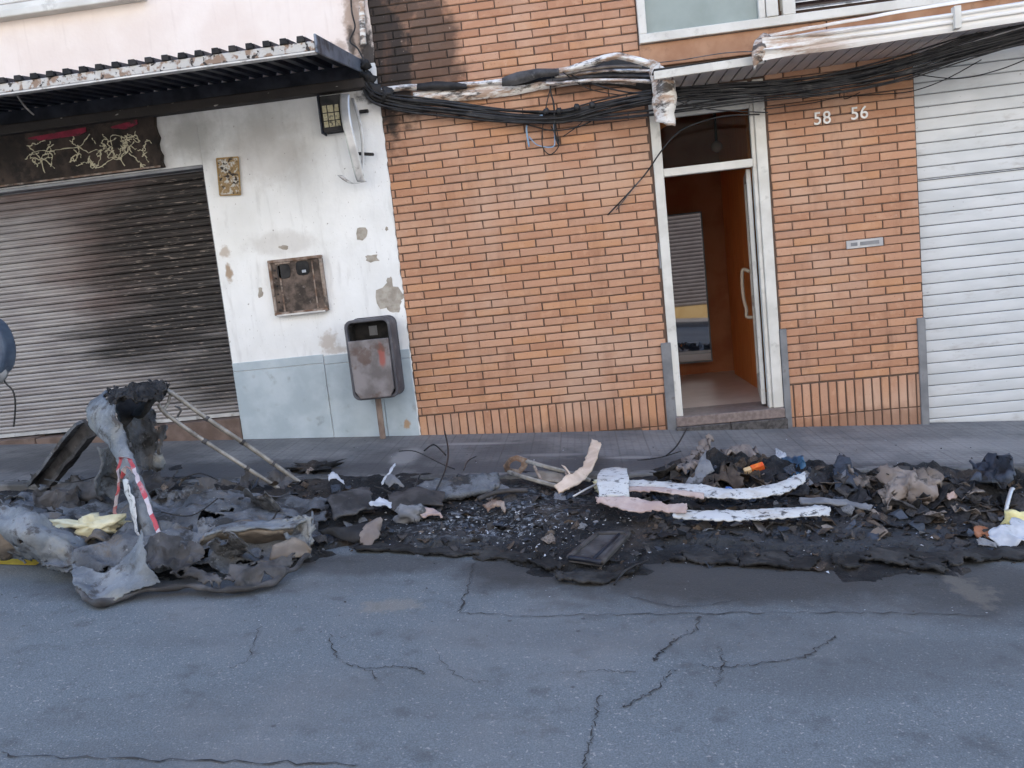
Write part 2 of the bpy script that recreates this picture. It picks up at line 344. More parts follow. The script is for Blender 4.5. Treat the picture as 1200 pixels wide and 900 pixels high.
m = M('mirror_glass', .02, 1.0); m.col((.26, .25, .255)); MIRROR = m.m
def glass(name, tint, rough, fac):
    m = M(name, rough); nt = m.t; out = nt.nodes['Material Output']
    tr = m.n('ShaderNodeBsdfTransparent'); tr.inputs[0].default_value = (*tint, 1)
    gl = m.n('ShaderNodeBsdfGlossy'); gl.inputs['Roughness'].default_value = rough
    fr = m.n('ShaderNodeFresnel'); fr.inputs[0].default_value = 1.13
    mx = m.n('ShaderNodeMixShader'); nt.links.new(m.math('ADD', fr.outputs[0], fac, clamp=True), mx.inputs[0])
    nt.links.new(tr.outputs[0], mx.inputs[1]); nt.links.new(gl.outputs[0], mx.inputs[2]); nt.links.new(mx.outputs[0], out.inputs['Surface']); return m.m
GLASS = glass('clear_glass', (.72, .74, .74), .02, .0)
FROST = plain('frosted_glass', (.20, .245, .235), (.25, .30, .29), .22, sc=3, bump=0, spec=.5)
DARKGL = plain('dark_pane', (.03, .02, .02), (.05, .03, .03), .15, sc=3, bump=0)
NUMM = plain('number_metal', (.62, .61, .60), (.70, .69, .68), .4, .2, sc=20, bump=0)
BULB = plain('opal_globe', (.55, .50, .44), (.60, .55, .50), .25, sc=5, bump=0, spec=.5)
CREAMP = plain('cream_plastic', (.55, .46, .36), (.62, .53, .42), .4, sc=8, bump=0)
CRUST = plain('dusty_crust', (.016, .016, .017), (.052, .050, .049), .9, sc=5, bump=.9, bs=35, grime=((.010, .010, .011), 7, .48, .85))
# ash, melted plastic and the rest of the debris
m = M('wet_ash', .8, 0, .3)
c = m.mix((.007, .0075, .009), (.019, .020, .023), m.step(m.noise(5, 6, None, .65), .35, .65))
c = m.mix(c, (.070, .078, .092), m.math('MULTIPLY', m.step(m.noise(11, 8, None, .72), .55, .72), .6))
c = m.mix(c, (.075, .060, .050), m.math('MULTIPLY', m.step(m.noise(3.1, 5), .5, .68), .65))
c = m.mix(c, (.42, .43, .45), m.math('MULTIPLY', m.step(m.noise(75, 4), .70, .735), .9))
ga = m.ell([(P(595, 620).x, P(595, 620).y, .45, .30, 1), (P(530, 630).x, P(530, 630).y, .4, .2, .7), (P(640, 600).x, P(640, 600).y, .4, .3, .5)], 9, .7, (0, 1))
c = m.mix(c, (.24, .26, .29), m.math('MULTIPLY', m.math('MULTIPLY', ga, m.step(m.noise(28, 6, None, .7), .48, .62)), .85))
c = m.mix(c, (.046, .050, .057), m.math('MULTIPLY', m.ell([(P(1010, 640).x, P(1010, 640).y, 1.2, .28, 1), (P(500, 645).x, P(500, 645).y, .6, .12, 1), (P(200, 640).x, P(200, 640).y, .9, .6, .8)], 4, .6, (0, 1)), .75))
m.col(c); m.bump(m.math('ADD', m.noise(35, 6, None, .7), m.noise(120, 3)), .8, .012); ASH = m.m
m = M('ash_coated_plastic', .7, 0, .3)
c = m.mix((.065, .070, .080), (.145, .155, .172), m.step(m.noise(5, 6, None, .65), .35, .65))
c = m.mix(c, (.024, .023, .023), m.math('MULTIPLY', m.step(m.noise(7.5, 7, None, .7), .50, .60), .85))
c = m.mix(c, (.13, .105, .080), m.math('MULTIPLY', m.step(m.noise(4.6, 6, None, .65), .52, .64), .7))
c = m.mix(c, (.38, .39, .40), m.math('MULTIPLY', m.step(m.noise(33, 5, None, .7), .63, .70), .6))
m.col(c); m.bump(m.math('ADD', m.noise(22, 6, None, .65), m.noise(80, 3)), .6, .012); MELT = m.m
m = M('pale_melt', .65, 0, .3)
c = m.mix((.105, .120, .140), (.20, .22, .245), m.step(m.noise(6, 7, None, .65), .35, .65)); c = m.mix(c, (.26, .245, .20), m.math('MULTIPLY', m.step(m.noise(4, 6), .52, .68), .6))
c = m.mix(c, (.42, .43, .44), m.math('MULTIPLY', m.step(m.noise(45, 6, None, .75), .62, .68), .5)); c = m.mix(c, (.06, .055, .055), m.math('MULTIPLY', m.step(m.noise(10, 7, None, .72), .53, .62), .85)); m.col(c); m.bump(m.noise(28, 6, None, .7), .8, .014); PALE = m.m
DARKMELT = plain('dark_melt', (.030, .029, .030), (.085, .082, .085), .75, sc=8, bump=.7, bs=30, grime=((.20, .19, .18), 30, .62, .6))
TANMELT = plain('tan_melt', (.13, .105, .085), (.24, .205, .17), .7, sc=7, bump=.6, bs=35, grime=((.04, .038, .037), 7, .54, .8))
FOAM = plain('cream_foam', (.55, .50, .32), (.66, .62, .44), .9, sc=12, bump=.7, bs=40, grime=((.20, .18, .14), 9, .58, .6))
PEELM = plain('cream_peel', (.58, .44, .33), (.70, .56, .45), .8, sc=10, bump=.4, grime=((.25, .17, .12), 12, .6, .6))
m = M('scorched_white', .6)
c = m.mix((.43, .44, .45), (.55, .56, .565), m.noise(8, 4)); c = m.mix(c, (.33, .29, .25), m.math('MULTIPLY', m.step(m.noise(7, 6, m.scale(m.pos(), (.5, 1, 1)), .7), .5, .66), .6)); c = m.mix(c, (.035, .035, .04), m.math('MULTIPLY', m.step(m.noise(30, 7, m.scale(m.pos(), (.55, 1, 1)), .75), .54, .60), .9)); m.col(c); m.bump(m.noise(50, 4), .3, .005); STRIPW = m.m
PINK = plain('pinkish_board', (.36, .27, .25), (.47, .38, .35), .8, sc=9, bump=.3, grime=((.16, .11, .10), 9, .56, .7))
REDT = None
m = M('barrier_tape', .4, 0, .4)
tc = m.n('ShaderNodeUVMap').outputs[0]; uv = m.xyz(tc); st = m.math('FRACT', m.math('MULTIPLY', m.math('ADD', uv[1], m.math('MULTIPLY', uv[0], .06)), 2.4))
c = m.mix((.50, .45, .48), (.42, .06, .075), m.math('LESS_THAN', st, .5)); c = m.mix(c, (.36, .30, .31), m.math('MULTIPLY', m.step(m.noise(18, 6, None, .7), .46, .62), .65)); c = m.mix(c, (.10, .09, .09), m.math('MULTIPLY', m.step(m.noise(26, 6, None, .7), .58, .66), .6)); m.col(c); TAPE = m.m
YEL = plain('yellow_paint', (.60, .40, .03), (.70, .50, .06), .7, sc=12, bump=.3, grime=((.15, .13, .09), 14, .6, .6))
CRACK = plain('crack_dirt', (.022, .022, .024), (.055, .055, .057), .95, sc=12, bump=.3)
PAPERW = plain('burnt_paper', (.36, .38, .42), (.50, .52, .56), .8, sc=14, bump=.2, own=True, grime=((.05, .045, .045), 11, .58, .9))
SCR = [plain('scrap_black', (.012, .012, .014), (.030, .030, .034), .7, sc=9, bump=.5, own=True),
       plain('scrap_dark', (.030, .028, .028), (.065, .06, .06), .75, sc=9, bump=.5, own=True),
       plain('scrap_brown', (.050, .036, .028), (.105, .080, .062), .8, sc=9, bump=.5, own=True, grime=((.02, .02, .02), 8, .52, .8)),
       plain('scrap_blue', (.025, .033, .050), (.055, .065, .085), .7, sc=9, bump=.5, own=True, grime=((.015, .015, .015), 8, .52, .8)),
       plain('scrap_taupe', (.14, .115, .10), (.23, .195, .17), .8, sc=9, bump=.5, own=True, grime=((.03, .028, .027), 8, .5, .85)),
       plain('scrap_grey', (.12, .125, .14), (.22, .225, .24), .8, sc=9, bump=.5, own=True, grime=((.03, .03, .03), 9, .52, .8))]
TAUPE = plain('taupe_cloth', (.17, .14, .125), (.27, .23, .205), .9, sc=7, bump=.6, bs=30, grime=((.03, .028, .027), 7, .54, .85))
REDP = plain('red_packet', (.62, .07, .02), (.70, .20, .03), .5, sc=22, bump=.1)
ORANGE = plain('cream_packet', (.55, .38, .20), (.62, .46, .28), .6, sc=22, bump=.1)

# ------------------------------------------------------------------ ground
X0, X1 = -30.0, 30.0
def sheet(name, mat, xs, ys, zf, kind='structure'):
    v = [(x, y, zf(x, y)) for y in ys for x in xs]; n = len(xs)
    f = [(j * n + i, j * n + i + 1, (j + 1) * n + i + 1, (j + 1) * n + i) for j in range(len(ys) - 1) for i in range(n - 1)]
    o = MB().add(v, f).build(name, mat); o['kind'] = kind; return o
sheet('road', ASPHALT, [X0, 0, X1], [-8.2, -4, KERB_Y - .1], zr)
kz = 0.005
sheet('pavement', PAVE, [X0, 0, X1], [KERB_Y, -.5, .05], zs)
mb = MB(); mb.add([(X0, -8.2, zr(X0, -8.2) + .12), (X1, -8.2, zr(X1, -8.2) + .12), (X1, -9.3, zr(X1, -9.3) + .14), (X0, -9.3, zr(X0, -9.3) + .14), (X0, -8.2, zr(X0, -8.2) - .1), (X1, -8.2, zr(X1, -8.2) - .1)], [(3, 2, 1, 0), (0, 1, 5, 4)])
o = mb.build('pavement', PAVE); o['kind'] = 'structure'
kb = MB(); kb.add([(X0, KERB_Y - .09, zr(X0, KERB_Y) - .25), (X1, KERB_Y - .09, zr(X1, KERB_Y) - .25), (X1, KERB_Y - .09, zr(X1, KERB_Y) - .05), (X0, KERB_Y - .09, zr(X0, KERB_Y) - .05)], [(0, 1, 2, 3)])
kerb = kb.build('kerb', KERBM); kerb['kind'] = 'structure'
for i in range(-6, 7):                                     # kerb stones, each a metre long
    a, b = i * 1.0 - .2 + .004, i * 1.0 + .8 - .004
    low = 0.075 if a > 3.0 else 0.0                        # dropped where the garage is
    q = MB(); y0, y1 = KERB_Y - .10, KERB_Y - .001
    zt = lambda x: zs(x, KERB_Y) + .003 - low
    q.add([(a, y0, zt(a) - .4), (b, y0, zt(b) - .4), (b, y1, zt(b) - .4), (a, y1, zt(a) - .4), (a, y0, zt(a)), (b, y0, zt(b)), (b, y1, zt(b) + low * .9), (a, y1, zt(a) + low * .9)],
          [(0, 3, 2, 1), (4, 5, 6, 7), (0, 1, 5, 4), (1, 2, 6, 5), (2, 3, 7, 6), (3, 0, 4, 7)])
    q.build('kerb_stone', KERBM, kerb, bevel=.012, seg=2)
# painted line and cracks, thin sheets on the asphalt
def strip(name, pts, wid, mat, h=.004, jit=0.0, k=5, kind='structure'):
    q = []
    for p in cr([P(*p) for p in pts], k):
        q.append(p + Vector((random.uniform(-jit, jit), random.uniform(-jit, jit), 0)))
    vs = []; n = len(q)
    for i, p in enumerate(q):
        t = (q[min(i + 1, n - 1)] - q[max(i - 1, 0)]); nn = Vector((-t.y, t.x, 0)).normalized()
        w = wid * (random.uniform(.2, 1.9) if jit else 1) * (.4 if jit and i in (0, n - 1) else 1)
        for s in (-1, 1):
            r = p + nn * s * w * .5; vs.append((r.x, r.y, zr(r.x, r.y) + h))
    o = MB().add(vs, [(2 * i, 2 * i + 1, 2 * i + 3, 2 * i + 2) for i in range(n - 1)]).build(name, mat); o['kind'] = kind; return o
strip('road_marking', [(-160, 656), (-60, 657), (48, 660)], .075, YEL)
for pts, wd in [([(556, 660), (548, 690), (538, 718)], .016), ([(538, 718), (600, 722), (700, 721), (800, 720), (900, 719), (1020, 719), (1160, 722)], .010),
                ([(820, 722), (815, 740), (790, 752), (772, 768), (768, 775)], .016), ([(843, 758), (848, 775), (846, 790), (838, 805)], .009),
                ([(820, 782), (860, 782), (905, 776), (945, 770), (962, 758), (980, 746)], .011), ([(790, 785), (770, 808), (745, 822), (728, 830)], .010),
                ([(703, 815), (697, 850), (690, 880), (684, 905)], .012), ([(388, 745), (398, 775), (430, 785), (440, 798)], .010), ([(430, 785), (470, 782), (500, 790)], .009),
                ([(505, 760), (540, 795), (575, 800)], .005), ([(305, 735), (292, 770), (270, 785)], .006), ([(0, 885), (120, 890), (260, 893), (420, 897)], .012), ([(675, 788), (710, 787), (745, 790)], .006), ([(740, 700), (800, 712), (870, 702)], .007)]:
    strip('road_crack', pts, wd * .36, CRACK, .004, .011, 12)

# ------------------------------------------------------------------ white corner shop
gx = -1.7
shop = thing('corner_shop', (gx, 0.1, zs(gx, 0)), 'white and cream plastered shop building with scorched closed shutter and blue-grey base', 'building')
XB = -0.285                                               # where the brick house begins
edge = [(XB + .006 + random.uniform(-.008, .004), -.45 + i * .03) for i in range(102)]
pier = [(-1.685, -.6), (XB, -.6)] + edge + [(XB, 2.62), (-1.685, 2.62)]
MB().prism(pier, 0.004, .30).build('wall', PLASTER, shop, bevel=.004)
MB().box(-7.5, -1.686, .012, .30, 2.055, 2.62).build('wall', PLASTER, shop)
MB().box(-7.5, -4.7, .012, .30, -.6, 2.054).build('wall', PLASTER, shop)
edge2 = [(XB + .004 + random.uniform(-.008, .008), 2.63 + i * .08) for i in range(30)]
MB().prism([(-7.5, 2.621), (XB, 2.621)] + edge2 + [(XB, 9), (-7.5, 9)], 0.006, .30).build('upper_wall', CREAM, shop)
MB().box(-7.5, XB, .301, 6.0, 2.2, 9.0).build('upper_floors', CREAM, shop)
# dado with joints
d0 = W(275, 425).x
for i, (a, b) in enumerate([(-1.683, W(385, 460).x - .003), (W(385, 460).x + .003, W(449, 460).x - .002), (W(449, 460).x + .002, XB - .004)]):
    zt = .545 - .012 * i
    MB().box(a, b, -.009, .006, -.62, zt - .07).box(a, b, -.007, .006, zt - .066, zt).build('base_panel', DADO, shop, bevel=.003)
# bare patches where the paint fell off
for kk, (px, py, rx, ry) in enumerate([(423, 274, 7, 8), (436, 303, 8, 5), (457, 348, 15, 15), (457, 333, 4, 8), (332, 290, 5, 3), (305, 343, 3, 6), (453, 268, 2, 3), (462, 358, 8, 9), (291, 496, 5, 12)]):
    c = W(px, py, 0); n = 14; pts = []
    for k in range(n):
        a = 2 * math.pi * k / n; q = 1 + random.uniform(-.3, .25)
        e = W(px + rx * q * math.cos(a), py - ry * q * math.sin(a), 0); pts.append((e.x, e.z))
    MB().prism(pts, (0.0003 if py < 420 else -.012) + .0004 * kk, .02).build('bare_patch', PEEL, shop, bevel=.001)
# window ledge at the top left
a, b = W(0, 24, -.06), W(180, -6, -.06); zl = (a.z + b.z) / 2
MB().box(-4.6, W(168, 0, -.06).x, -.08, .02, zl, zl + .055).box(-4.6, W(160, 0, -.06).x, -.05, .015, zl + .056, zl + .10).build('window_sill', PVC if False else WHITEF, shop, bevel=.008, seg=2)
wf = MB().box(-4.5, -2.6, -.012, .02, zl + .12, zl + .18).box(-2.66, -2.6, -.011, .02, zl + .181, zl + 1.3).build('window', WHITEF, shop, bevel=.004)
MB().box(-4.5, -2.67, -.004, .004, zl + .185, zl + 1.3).build('pane', FROST, wf)
# shutter
sh = MB().box(-4.70, -1.69, .09, .11, 1.985, 2.052).box(-1.70, -1.686, .03, .16, .02, 1.98).build('roller_shutter', STEEL, shop)
z = .155; i = 0; pitch = .0585
sm = None
def slat_mesh(name, x0, x1, y, h, mat, depth=.010, double=False):
    """one curved lath, its groove left open below"""
    q = []; pr_ = [(0.0, .004), (.06, -.001), (.25, -depth * .75), (.5, -depth), (.75, -depth * .75), (.93, -.001), (1.0, .003)]
    if double: pr_ = [(0.0, .004), (.07, -.001), (.25, -depth), (.44, -depth * .55), (.49, 0.0), (.54, -depth * .55), (.74, -depth), (.93, -.001), (1.0, .003)]
    vs = [(x, y + d, t * h) for x in (x0, x1) for t, d in pr_]; m_ = len(pr_)
    vs += [(x0, y + .012, 0), (x0, y + .012, h), (x1, y + .012, 0), (x1, y + .012, h)]
    fs = [(k, m_ + k, m_ + k + 1, k + 1) for k in range(m_ - 1)]
    b = 2 * m_
    fs += [(0, b, b + 2, m_), (m_ - 1, 2 * m_ - 1, b + 3, b + 1)]
    me = bpy.data.meshes.new(name); me.from_pydata(vs, [], fs); me.materials.append(mat); return me
me = slat_mesh('slat', 0, 2.98, 0, pitch - .004, SHUT, depth=.0055, double=True)
while z + pitch < 2.045:
    o = bpy.data.objects.new('slat', me); o.location = (-4.685, .085 + random.uniform(-.0015, .0015), z); link(o, sh)
    o.rotation_euler = (0, random.uniform(-.0006, .0006), 0)
    z += pitch
MB().box(-4.69, -1.69, .075, .10, .125, .154).build('bottom_rail', ALU, sh)
MB().box(-4.7, -1.70, .12, .14, -.3, 2.05).build('shutter_back', CHAR, sh)
MB().box(-4.8, -1.688, -.004, .14, 2.03, 2.056).build('head_rail', STEEL, shop, bevel=.004)
# step stones below the shutter
for a, b, zt in [(-4.6, -3.39, .115), (-3.383, -2.5, .105), (-2.494, -1.687, .118)]:
    MB().box(a, b, -.02, .12, -.3, zt).build('step_stone', BROWNSTONE, shop, bevel=.006)
# burnt conduit running up the corner
pts = [W(424, -20, -.03), W(424, 10, -.03), W(425, 35, -.03), W(426, 52, -.03)]
MB().tube(cr(pts, 3), .022, 10).build('conduit', PVC, shop, smooth=True)
MB().tube(cr([W(411, -20, -.01), W(412, 12, -.015), W(416, 32, -.02), W(410, 48, -.03), W(420, 58, -.04), W(430, 80, -.05)], 5), .006, 6).build('wire', CABLE, shop, smooth=True)

# ------------------------------------------------------------------ charred sign board above the shutter
sb = thing('sign_board', W(90, 190, 0), 'charred black shop sign board with cream crack lines under the awning', 'sign')
zt_, zb_ = 2.46, W(187, 196, -.04).z
xr_ = W(186, 170, -.04).x
ptsr = [(xr_ + random.uniform(-.018, .012), zb_ + (zt_ - zb_) * i / 9) for i in range(10)]
CHARB = plain('charred_board_paint', (.020, .015, .013), (.060, .042, .034), .8, sc=5, bump=.9, bs=30, grime=((.012, .010, .010), 9, .48, .8))
MB().prism([(-4.6, zb_)] + ptsr + [(-4.6, zt_)], -.04, .008).build('board', CHARB, sb, bevel=.004)
MB().box(-4.6, xr_ - .01, -.05, -.041, zb_ - .001, zb_ + .012).build('edge_strip', RUST, sb)
def wire(pxs, Y, r, k=4, n=5):
    return MB().tube(cr([W(x, y, Y) for x, y in pxs], k), r, n)
cracks = [[(32, 170), (40, 178), (48, 186), (52, 203)], [(38, 178), (52, 177), (62, 182), (60, 195)], [(48, 186), (56, 190), (64, 198)], [(55, 178), (70, 174), (92, 172), (100, 165), (106, 158)], [(92, 172), (104, 178), (116, 175), (117, 186), (112, 196)], [(104, 184), (112, 196), (124, 191), (133, 186), (132, 175), (130, 160), (142, 160), (150, 168), (149, 178), (140, 185), (133, 186)], [(150, 180), (158, 184), (161, 190)], [(142, 160), (155, 160), (158, 155)], [(155, 163), (163, 167), (160, 158)], [(140, 185), (146, 195)], [(108, 162), (112, 170)], [(86, 176), (92, 180)], [(167, 183), (172, 178)]]
q = MB()
def branch(x, y, a, n, d=0):
    out = [(x, y)]
    for _ in range(n):
        a += random.uniform(-.9, .9); st_ = random.uniform(2.2, 4.5); x += st_ * math.cos(a); y += st_ * math.sin(a) * .9
        if y > 197 or y < 157 or x > 178: break
        out.append((x, y))
        if d < 2 and random.random() < .35: cracks_more.append(branch(x, y, a + random.choice((-1.2, 1.2)), n // 2 + 1, d + 1))
    return out
cracks_more = []
for c in list(cracks):
    for x, y in c[::2]:
        cracks_more.append(branch(x, y, random.uniform(0, 6.28), 4))
for c in cracks + [c for c in cracks_more if len(c) > 2]:
    pts = cr([W(x + random.uniform(-1, 1), y + random.uniform(-1, 1), -.041) for x, y in c], 4)
    pts = [p + Vector((random.uniform(-.004, .004), 0, random.uniform(-.004, .004))) for p in pts]
    q.tube(pts, [random.uniform(.001, .0055) for _ in pts], 5)
q.build('crack_lines', plain('crack_cream', (.50, .46, .33), (.62, .57, .42), .8, sc=20, bump=0), sb)
MAG = plain('magenta_vinyl', (.14, .006, .022), (.24, .012, .04), .5, sc=12, bump=.3, grime=((.02, .015, .015), 14, .5, .9))
for a, b in [((33, 163), (101, 154)), ((130, 150), (161, 145))]:
    p0, p1 = W(*a, -.045), W(*b, -.045)
    MB().prism([(p0.x, p0.z), (p0.x + .1, p0.z - .022), (p1.x - .06, p1.z - .022), (p1.x, p1.z), (p1.x, p1.z + .03), (p0.x, p0.z + .01)], -.0465, -.0405).build('vinyl_remnant', MAG, sb)

# ------------------------------------------------------------------ corrugated awning
aw = thing('metal_awning', (-1.8, 0, 2.5), 'long corrugated metal awning with flaking silver edge over the scorched shutter', 'awning')
AX1 = -.375; AY = -1.10; AX0 = -4.8
zw_, zf_ = 2.615, 2.475                                    # sheet underside at the wall / at the front
rp = .1055; prof = []
x = AX1 - .02
while x > AX0:
    prof += [(x, 0), (x - .040, 0), (x - .050, .034), (x - .092, .034), (x - .1020, 0)]; x -= rp
n = len(prof)
q = MB()
vs = [(px_, 0.003, zw_ + dz) for px_, dz in prof] + [(px_, AY - .01, zf_ + dz) for px_, dz in prof]
q.add(vs, [(i, i + 1, i + 1 + n, i + n) for i in range(n - 1)])
o = q.build('roof_sheet', SOOTY, aw); s_ = o.modifiers.new('solid', 'SOLIDIFY'); s_.thickness = .003; s_.offset = 1
# black rib ends stick out above the fascia
for i in range(int((AX1 - AX0) / rp)):
    c = AX1 - .02 - i * rp - .071
    MB().prism([(c - .024 + random.uniform(-.003, .003), zf_ + .003), (c + .024, zf_ + .003), (c + .020, zf_ + .036), (c - .020, zf_ + .037)], AY - .035, AY - .012).build('rib_end', CHAR, aw, bevel=.002)
q = MB(); q.box(AX0, AX1 - .012, AY - .024, AY - .012, zf_ - .052, zf_ + .002); q.build('fascia', FLAKE, aw, bevel=.003)
MB().box(AX0, AX1 - .012, AY - .028, AY + .02, zf_ - .066, zf_ - .054).build('front_lip', ALU, aw, bevel=.002)
q = MB(); q.add([(AX1 - .010, AY - .03, zf_ - .07), (AX1 - .010, .0, zw_ - .06), (AX1 - .010, .0, zw_ + .035), (AX1 - .010, AY - .03, zf_ + .04), (AX1 + .004, AY - .03, zf_ - .07), (AX1 + .004, .0, zw_ - .06), (AX1 + .004, .0, zw_ + .035), (AX1 + .004, AY - .03, zf_ + .04)],
              [(0, 3, 2, 1), (4, 5, 6, 7), (0, 1, 5, 4), (1, 2, 6, 5), (2, 3, 7, 6), (3, 0, 4, 7)])
q.build('end_plate', plain('blue_grey_steel', (.11, .125, .16), (.19, .21, .25), .45, .3, sc=6, bump=.1, grime=((.03, .03, .03), 7, .54, .8)), aw, bevel=.004)
MB().box(AX0, AX1 + .02, -.09, -.004, 2.435, 2.505).build('wall_beam', BEAM, aw, bevel=.006)
MB().box(AX0, AX1 - .012, -.03, -.004, 2.506, 2.612).build('dark_filler_strip', SOOTY, aw)  # added dark strip over the pale wall, reads as the dark soffit continuing
MB().tube(cr([Vector((-2.32, AY + .02, 2.42)), Vector((-2.33, AY + .1, 2.36)), Vector((-2.30, AY + .13, 2.31))], 4), .006, 6).build('hanging_wire', CABLEG, aw)

# ------------------------------------------------------------------ fittings on the white wall
def quad_px(pts, Y): return [(W(x, y, Y).x, W(x, y, Y).z) for x, y in pts]
# burnt notice
c = quad_px([(258, 229), (282, 228), (279, 184), (254, 186)], -.012)
nt = thing('notice_plate', W(268, 207, 0), 'small scorched yellow-brown notice plate on the white wall beside the shutter', 'notice')
m = M('burnt_notice', .7); cc = m.mix((.22, .14, .06), (.34, .24, .13), m.noise(25, 5)); cc = m.mix(cc, (.50, .48, .44), m.step(m.noise(30, 7, None, .7), .49, .56)); cc = m.mix(cc, (.04, .03, .025), m.step(m.noise(30, 6, m.scale(m.pos(), (1, 1, 1.3))), .54, .60)); m.col(cc); m.bump(m.noise(60, 4), .6, .006)
MB().prism(c, -.012, .003).build('plate', m.m, nt, bevel=.003)
ic = lambda a, b, t: (a[0] + (b[0] - a[0]) * t, a[1] + (b[1] - a[1]) * t)
fr = MB()
for a, b in ((0, 1), (1, 2), (2, 3), (3, 0)):
    fr.tube([Vector((c[a][0], -.014, c[a][1])), Vector((c[b][0], -.014, c[b][1]))], .006, 5)
fr.build('frame', plain('ochre_frame', (.27, .16, .06), (.38, .25, .10), .6, sc=20, bump=.2, grime=((.06, .05, .04), 20, .55, .8)), nt)
# meter cabinet
mc = thing('meter_cabinet', W(348, 335, 0), 'rusty square meter cabinet with two round dial windows on the white wall', 'meter box')
c = quad_px([(322, 370), (385, 364), (376, 299), (313, 305)], -.03)
x0, x1 = (c[0][0] + c[3][0]) / 2, (c[1][0] + c[2][0]) / 2; z0, z1 = (c[0][1] + c[1][1]) / 2, (c[2][1] + c[3][1]) / 2
fw = .022
MB().box(x0, x1, -.035, .003, z0, z0 + fw).box(x0, x1, -.035, .003, z1 - fw, z1).box(x0, x0 + fw, -.034, .003, z0 + fw + .001, z1 - fw - .001).box(x1 - fw, x1, -.034, .003, z0 + fw + .001, z1 - fw - .001).build('frame', ALU if False else RUST, mc, bevel=.003)
q = MB(); q.box(x0 + fw, x1 - fw, -.018, .002, z0 + fw, z1 - fw)
q.build('door', plain('burnt_door', (.045, .035, .03), (.16, .12, .10), .7, .2, sc=12, bump=.5, bs=40, grime=((.30, .26, .24), 25, .6, .5)), mc)
MB().box(x0 + .075, x0 + .088, -.024, -.019, z0 + .025, z1 - .025).build('upright', RUST, mc); MB().box(x1 - .085, x1 - .075, -.022, -.019, z0 + .025, z1 - .03).build('upright', RUST, mc)
MB().box(x0 + .02, x1 - .02, -.045, -.036, z0 - .006, z0 + .006).build('lower_lip', ALU, mc)
for i, (px, py) in enumerate([(332, 318), (354, 314)]):
    p = W(px, py, -.03); q = MB(); pts = []
    for k in range(12):
        a = 2 * math.pi * k / 12; ca, sa = math.cos(a), math.sin(a); e = .55
        pts.append((p.x + .052 * math.copysign(abs(ca) ** e, ca), p.z + .055 * math.copysign(abs(sa) ** e, sa)))
    q.prism(pts, -.024, -.0185); w_ = q.build('dial_window', CHAR, mc, bevel=.006)
    MB().box(p.x - .058, p.x + .058, -.029, -.0245, p.z + .056, p.z + .068).build('hood', RUST, w_)
    if i: MB().box(p.x - .005, p.x + .025, -.028, -.0242, p.z - .035, p.z - .015).build('glass_shard', PAPERW, w_)
for k in range(6):
    p = (x0 + .045, z0 + .04 + k * .06); MB().tube([Vector((p[0], -.026, p[1])), Vector((p[0], -.018, p[1]))], .007, 8).build('rivet', CHAR, mc)
# grille lamp
gl = thing('wall_lamp', W(389, 132, 0), 'black square wall lamp with yellowed grid panes under the awning', 'lamp')
c = quad_px([(379, 155), (405, 151), (399, 110), (373, 113)], -.10); x0, x1 = (c[0][0] + c[3][0]) / 2, (c[1][0] + c[2][0]) / 2; z0, z1 = c[0][1], c[3][1]
MB().box(x0, x1, -.10, .003, z0, z1).build('housing', CHAR, gl, bevel=.006)
PANE = plain('yellowed_pane', (.34, .30, .18), (.44, .40, .27), .35, sc=25, bump=0, own=True, grime=((.04, .04, .035), 28, .5, .9))
for (a, b) in [(0.10, .28), (.33, .58), (.63, .82)]:
    for (cz, dz) in [(.12, .28), (.31, .50), (.53, .72)]:
        if b - a < .2 or True:
            MB().box(x0 + (x1 - x0) * a, x0 + (x1 - x0) * b, -.104, -.101, z0 + (z1 - z0) * cz, z0 + (z1 - z0) * dz).build('pane', PANE, gl)
MB().box(x0 - .012, x0 - .002, -.11, -.0, z0 - .01, z1 + .01).build('side_flange', SOOTY, gl)
# bent bracket
bk = thing('bent_bracket', W(412, 160, 0), 'bent pale metal strip bracket hanging from the wall below the awning corner', 'bracket')
def ribbon(name, pxs, wpx, Y, mat, parent, thick=.004, k=4, dY=0.0):
    rows = [[W(x - wpx / 2, y, (Y[i] if isinstance(Y, list) else Y)), W(x + wpx / 2, y, (Y[i] if isinstance(Y, list) else Y) + dY)] for i, (x, y) in enumerate(pxs)]
    return loft(name, rows, mat, parent, k=k, thick=thick)
ribbon('strip', [(404, 110), (404, 125), (406, 142), (411, 165), (416, 185), (421, 205), (424, 213)], 11, [-.1, -.13, -.15, -.15, -.13, -.11, -.1], ALU, bk)
ribbon('strip', [(413, 115), (420, 138), (424, 160), (425, 185), (422, 208)], 3.2, [-.03, -.05, -.06, -.06, -.09], ALU, bk)
ribbon('foot', [(398, 205), (405, 211), (414, 215), (427, 213)], 6, -.10, ALU, bk)
MB().tube([W(420, 180, -.0), W(437, 181, -.08)], .012, 8).tube([W(422, 131, -.02), W(431, 130, -.04)], .014, 8).build('pin', CHAR, bk)
